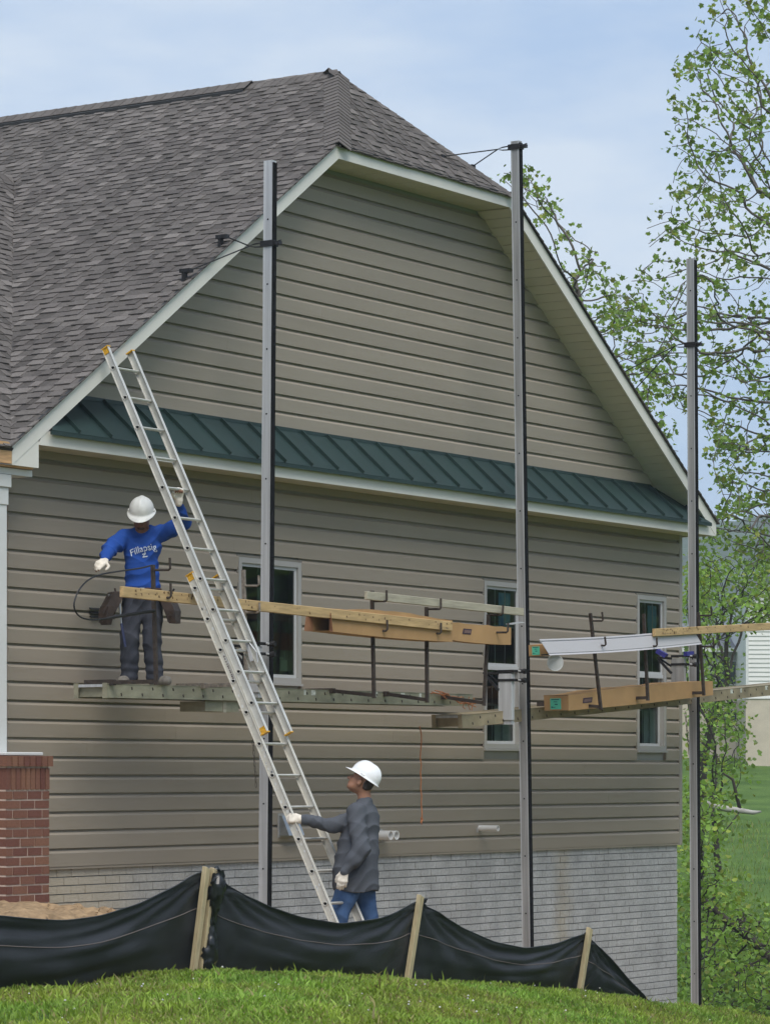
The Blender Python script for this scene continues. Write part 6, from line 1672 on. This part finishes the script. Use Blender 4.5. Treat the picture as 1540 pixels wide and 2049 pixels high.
    # gloves without fingertips
    for wr, args, rr, up_, cc in ((wr2, (wr2, g_dir, J(.0, .95, -.25), J(-1, 0, 0), (38, 72, 60), (.45, .5, .9), .98 * 1.03), .0105, 1, wr2 - g_dir * .02),
                                  (wr1, (wr1, hd, J(-.25, -.5, -.85), J(.75, .55, .0), ((12, 12, 8), (22, 20, 12), (34, 26, 16), (40, 30, 20)), (.35, .9, .25), 1.03), .0108, 2, lerp(wr1, el1, .12))):
        T = SDF(wr - .24, wr + .24, .005); hand(T, *args, rr, .007, up_); T.cone(wr, cc, .030, .031, .02); T.disp(lambda Q: -.0015 + 0 * Q[:, 0]); piece('glove', T, GLOVE, body, base, base)
    hard_hat(hc + nrm(h) * .052 + nrm(f) * -.004, nrm(f) * 1.0 + nrm(h) * .05, h, HATW, body, base)
    # goatee
    T = SDF(hc - .16, hc + .16, .005); Ff, Hh = nrm(f), nrm(h); T.ell(hc + Ff * .058 - Hh * .088, (.042, .034, .030), ax, .01); piece('beard', T, mat('stubble', (.075, .042, .030), rough=.8), body, base, base)
    # tool belt
    belt = None; q = MB(); n = 40; G = []
    for a in np.linspace(0, 2 * math.pi, n + 1):
        c, s_ = math.cos(a), math.sin(a); G.append([to_world(base, np.array([.174 * c, .130 * s_ - .004, .838])), to_world(base, np.array([.176 * c, .132 * s_ - .004, .868])), to_world(base, np.array([.168 * c, .125 * s_ - .004, .872]))])
    q.grid(G, False); belt = q.obj('tool_belt', mat('brown_leather', (.095, .045, .022), rough=.55, var=.3, vscale=10), body)
    q = MB(); q.beam(to_world(base, J(-.012, .138, .855)), to_world(base, J(.03, .138, .855)), .010, .034); q.obj('buckle', M_STEEL, belt)
    def pouch(c, out, w, hgt, dp, tilt, name):
        """leather bag: c top centre, out outward direction"""
        o = nrm(out); sd = nrm(np.cross(o, (0, 0, 1))); dn = nrm(np.array([0, 0, -1.0]) + o * tilt)
        q = MB(); top = [c + sd * w * .5, c + sd * w * .5 + o * dp, c - sd * w * .5 + o * dp, c - sd * w * .5]; mid = [p + dn * hgt * .6 + (o * dp * .12) for p in top]; bot = [c + dn * hgt + sd * w * .36 + o * dp * .1, c + dn * hgt + sd * w * .36 + o * dp * .75, c + dn * hgt - sd * w * .36 + o * dp * .75, c + dn * hgt - sd * w * .36 + o * dp * .1]
        wv = lambda L: [to_world(base, p) for p in L]
        a, b, e = q.pts(wv(top)), q.pts(wv(mid)), q.pts(wv(bot)); inn = q.pts(wv([lerp(p, c + o * dp * .5, .12) for p in top])); deep = q.pts(wv([lerp(p, c + o * dp * .5, .2) + dn * hgt * .3 for p in top]))
        for i in range(4):
            j = (i + 1) % 4; q.face([b[i], b[j], a[j], a[i]]); q.face([e[i], e[j], b[j], b[i]]); q.face([a[i], a[j], inn[j], inn[i]]); q.face([inn[i], inn[j], deep[j], deep[i]])
        q.face(e[::-1]); q.face(deep); return q.obj(name, LEATH, belt, bevel=.006)
    p1 = pouch(np.array([-.165, -.06, .835]), (-.95, -.35, 0), .20, .30, .115, .45, 'pouch'); pouch(np.array([-.265, -.13, .705]), (-.8, -.6, 0), .14, .17, .075, .15, 'pouch'); pouch(np.array([.160, -.05, .835]), (.95, -.3, 0), .17, .30, .10, .36, 'pouch'); pouch(np.array([.235, -.08, .70]), (.8, -.6, 0), .11, .14, .055, .2, 'pouch')
    r = random.Random(3)
    for k in range(9):
        sgn = -1 if k < 6 else 1; c = np.array([sgn * r.uniform(.19, .27), -.10 + r.uniform(-.06, .04), .74 + r.uniform(-.02, .03)]); q = MB(); t_ = c + np.array([sgn * r.uniform(-.02, .06), -.02, r.uniform(.05, .12)]); q.tube([to_world(base, c - (t_ - c) * .6), to_world(base, t_)], [.007, .009], 6); q.obj('tool', r.choice((M_STEEL, M_BLACKM, M_ALU, LEATH)), belt)
    q = MB(); q.tube([to_world(base, J(-.19, .16, .74)), to_world(base, J(-.175, .16, .55))], .008, 6); q.obj('hammer_handle', M_STEEL, belt); q = MB(); q.tube([to_world(base, J(-.175, .16, .55)), to_world(base, J(-.14, .15, .34))], .012, 6); q.obj('hammer_grip', mat('navy_grip', (.03, .04, .10), rough=.6), belt)
    return base
person_blue()

# ---------------------------------------------------------------- man in grey on the ground
def person_grey():
    b0 = onY(715, 1930, -2.9); base = V(b0[0], -2.9, b0[2])
    # left rail of the ladder at hand height
    Pf, d, nout, parf = LAD
    S = SDF((-.62, -.45, -.02), (.42, .42, 1.82), .0065)
    hc = J(.032, .0, 1.574); f = nrm(J(-.80, -.24, .54)); h = nrm(J(.54, 0, .80))
    P, ax = head(S, hc, f, h)
    S.cone(J(.062, 0, 1.40), J(.054, 0, 1.52), .060, .056, .04)
    fw = nrm(J(-.90, -.43, 0)); lf = nrm(J(-.43, .90, 0)); ax2 = [lf, fw, np.array([0, 0, 1.])]
    tc = J(.045, 0, 1.2)
    S.ell(tc, (.16, .10, .17), ax2, .04); S.ell(J(.02, 0, .97), (.15, .11, .2), ax2, .05); S.ell(J(.0, 0, .80), (.15, .11, .1), ax2, .05)
    shL = J(.056, 0, 1.315) + lf * .165; shR = J(.050, 0, 1.310) - lf * .13
    S.cone(shL, shR, .05, .05, .04)
    elL, wrL = J(.035, .265, 1.005), J(-.105, .290, .815)
    S.path([shL, elL, wrL], [.045, .037, .027], .03)
    rail = None
    for u in np.linspace(-3, 8, 400):
        c = LAD[0] - nout * .078 - V(.014, 0, 0) + d * u; q = c - CAM; py = HOR - FPX * q[2] / (q @ FWD)
        if rail is None or abs(py - 1640) < rail[0]: rail = (abs(py - 1640), c)
    rl = M3 @ (rail[1] - base)
    wrR = rl + J(.085, .02, .0); elR = lerp(shR, wrR, .52) + J(.0, .03, -.085)
    S.path([shR, elR, wrR], [.045, .037, .027], .03)
    HL_ = (wrL, J(-.22, .04, -.95), J(.15, -.95, 0), J(-.95, -.1, 0), ((10, 18, 12), (14, 22, 14), (18, 24, 16), (22, 28, 18)), (.7, .55, .3)); hand(S, *HL_, 1.0)
    gd = nrm(J(-1, -.1, .12)); hand(S, wrR, gd, J(.05, -.9, -.4), J(0, .3, .9), (48, 62, 55), (.6, .5, .7), 1.0)
    hpL, knL, anL = J(-.02, .075, .78), J(-.165, .075, .45), J(-.205, .075, .09); hpR, knR, anR = J(.02, -.09, .78), J(.075, -.09, .45), J(.18, -.09, .11)
    for a, b, c in ((hpL, knL, anL), (hpR, knR, anR)): S.path([a, b, c], [.07, .05, .036], .03)
    S.cone(anL, anL + J(-.14, -.03, -.05), .036, .028, .03); S.cone(anR, anR + J(-.12, -.03, -.06), .036, .028, .03)
    body = piece('person', S, SKIN2, None, base, base); WL[body.name] = base
    tag(body, 'man in charcoal shirt and blue jeans steadying the ladder from the ground', 'person')
    eyes(P, body, base)
    T = SDF((-.48, -.40, .55), (.36, .40, 1.50), .0065)
    T.ell(J(.050, 0, 1.235), (.195, .130, .17), ax2, .05); T.ell(J(.012, 0, 1.02), (.175, .165, .23), ax2, .08); T.ell(J(-.012, 0, .74), (.222, .200, .42), ax2, .08)
    T.cone(shL + J(0, 0, -.005), shR + J(0, 0, -.005), .066, .060, .05); T.cone(J(.058, 0, 1.34), J(.058, 0, 1.40), .085, .070, .04)
    T.path([shL, lerp(shL, elL, .5), elL, lerp(elL, wrL, .5), lerp(elL, wrL, 1.0)], [.085, .078, .072, .066, .050], .03)
    T.path([shR, lerp(shR, elR, .5), elR, lerp(elR, wrR, .55), lerp(elR, wrR, .96)], [.070, .072, .066, .056, .042], .03)
    T.disp(lambda Q: fold(Q, 1.0, .0140, 1.3) + .0035 * np.sin((Q[:, 2] * .8 - Q[:, 0] * .5) * 95) * np.exp(-(np.linalg.norm(Q - (wrL * .75 + elL * .25), axis=1) / .10) ** 2) + .005 * np.sin(Q[:, 0] * 85) * np.exp(-(np.linalg.norm(Q - lerp(elR, wrR, .5), axis=1) / .12) ** 2))
    T.carve(J(.045, 0, 1.465), .060, .012)
    T.cut(lambda Q: .632 + .010 * np.sin(Q[..., 0] * 17 + Q[..., 1] * 9) + .03 * np.clip(-Q[..., 0] - .05, 0, 1) - Q[..., 2])
    piece('shirt', T, GREY, body, base, base)
    T = SDF((-.36, -.25, .02), (.34, .28, .92), .0065)
    T.ell(J(0, 0, .78), (.16, .13, .10), ax2, .04); T.path([hpL, lerp(hpL, knL, .5), knL, lerp(knL, anL, .5), anL], [.105, .102, .092, .082, .078], .03); T.path([hpR, lerp(hpR, knR, .5), knR, lerp(knR, anR, .5), anR], [.105, .102, .090, .082, .078], .03)
    T.disp(lambda Q: fold(Q, .9, .009, 4.0)); T.cut(lambda Q: np.maximum(.05 - Q[..., 2], Q[..., 2] - .86)); piece('jeans', T, DENIMB, body, base, base)
    T = SDF((-.45, -.25, -.01), (.36, .25, .18), .006)
    for an, dr in ((anL, J(-.16, -.03, 0)), (anR, J(-.14, -.03, 0))):
        a = an * np.array([1, 1, 0]) + J(.03, 0, .042); T.cone(a, a + dr, .048, .040, .02); T.cone(a, an + J(0, 0, .03), .046, .044, .03)
    T.cut(lambda Q: .001 - Q[..., 2]); piece('boots', T, BOOT, body, base, base)
    for wr, args, cc in ((wrL, HL_, lerp(wrL, elL, .14)), (wrR, (wrR, gd, J(.05, -.9, -.4), J(0, .3, .9), (48, 62, 55), (.6, .5, .7)), lerp(wrR, elR, .14))):
        T = SDF(wr - .24, wr + .24, .005); hand(T, *args, 1.05, .0108); T.cone(wr, cc, .031, .033, .02); T.disp(lambda Q: -.0012 + 0 * Q[:, 0]); piece('glove', T, GLOVE, body, base, base)
    hard_hat(hc + nrm(h) * .064 - nrm(f) * .004, f, h, HATC, body, base, .136, .115, .122, .036)
    T = SDF(hc - .16, hc + .16, .005); T.ell(hc - f * .014 + h * .026, (.0785, .0965, .092), ax, .01); T.ell(hc - f * .050 - h * .02, (.062, .052, .055), ax, .03)
    T.cut(lambda Q: ((Q - hc) @ f) + .045 + .3 * np.clip(-((Q - hc) @ h) - .01, 0, 1)); T.cut(lambda Q: -.040 - ((Q - hc) @ h)); piece('hair', T, HAIR, body, base, base)
person_grey()
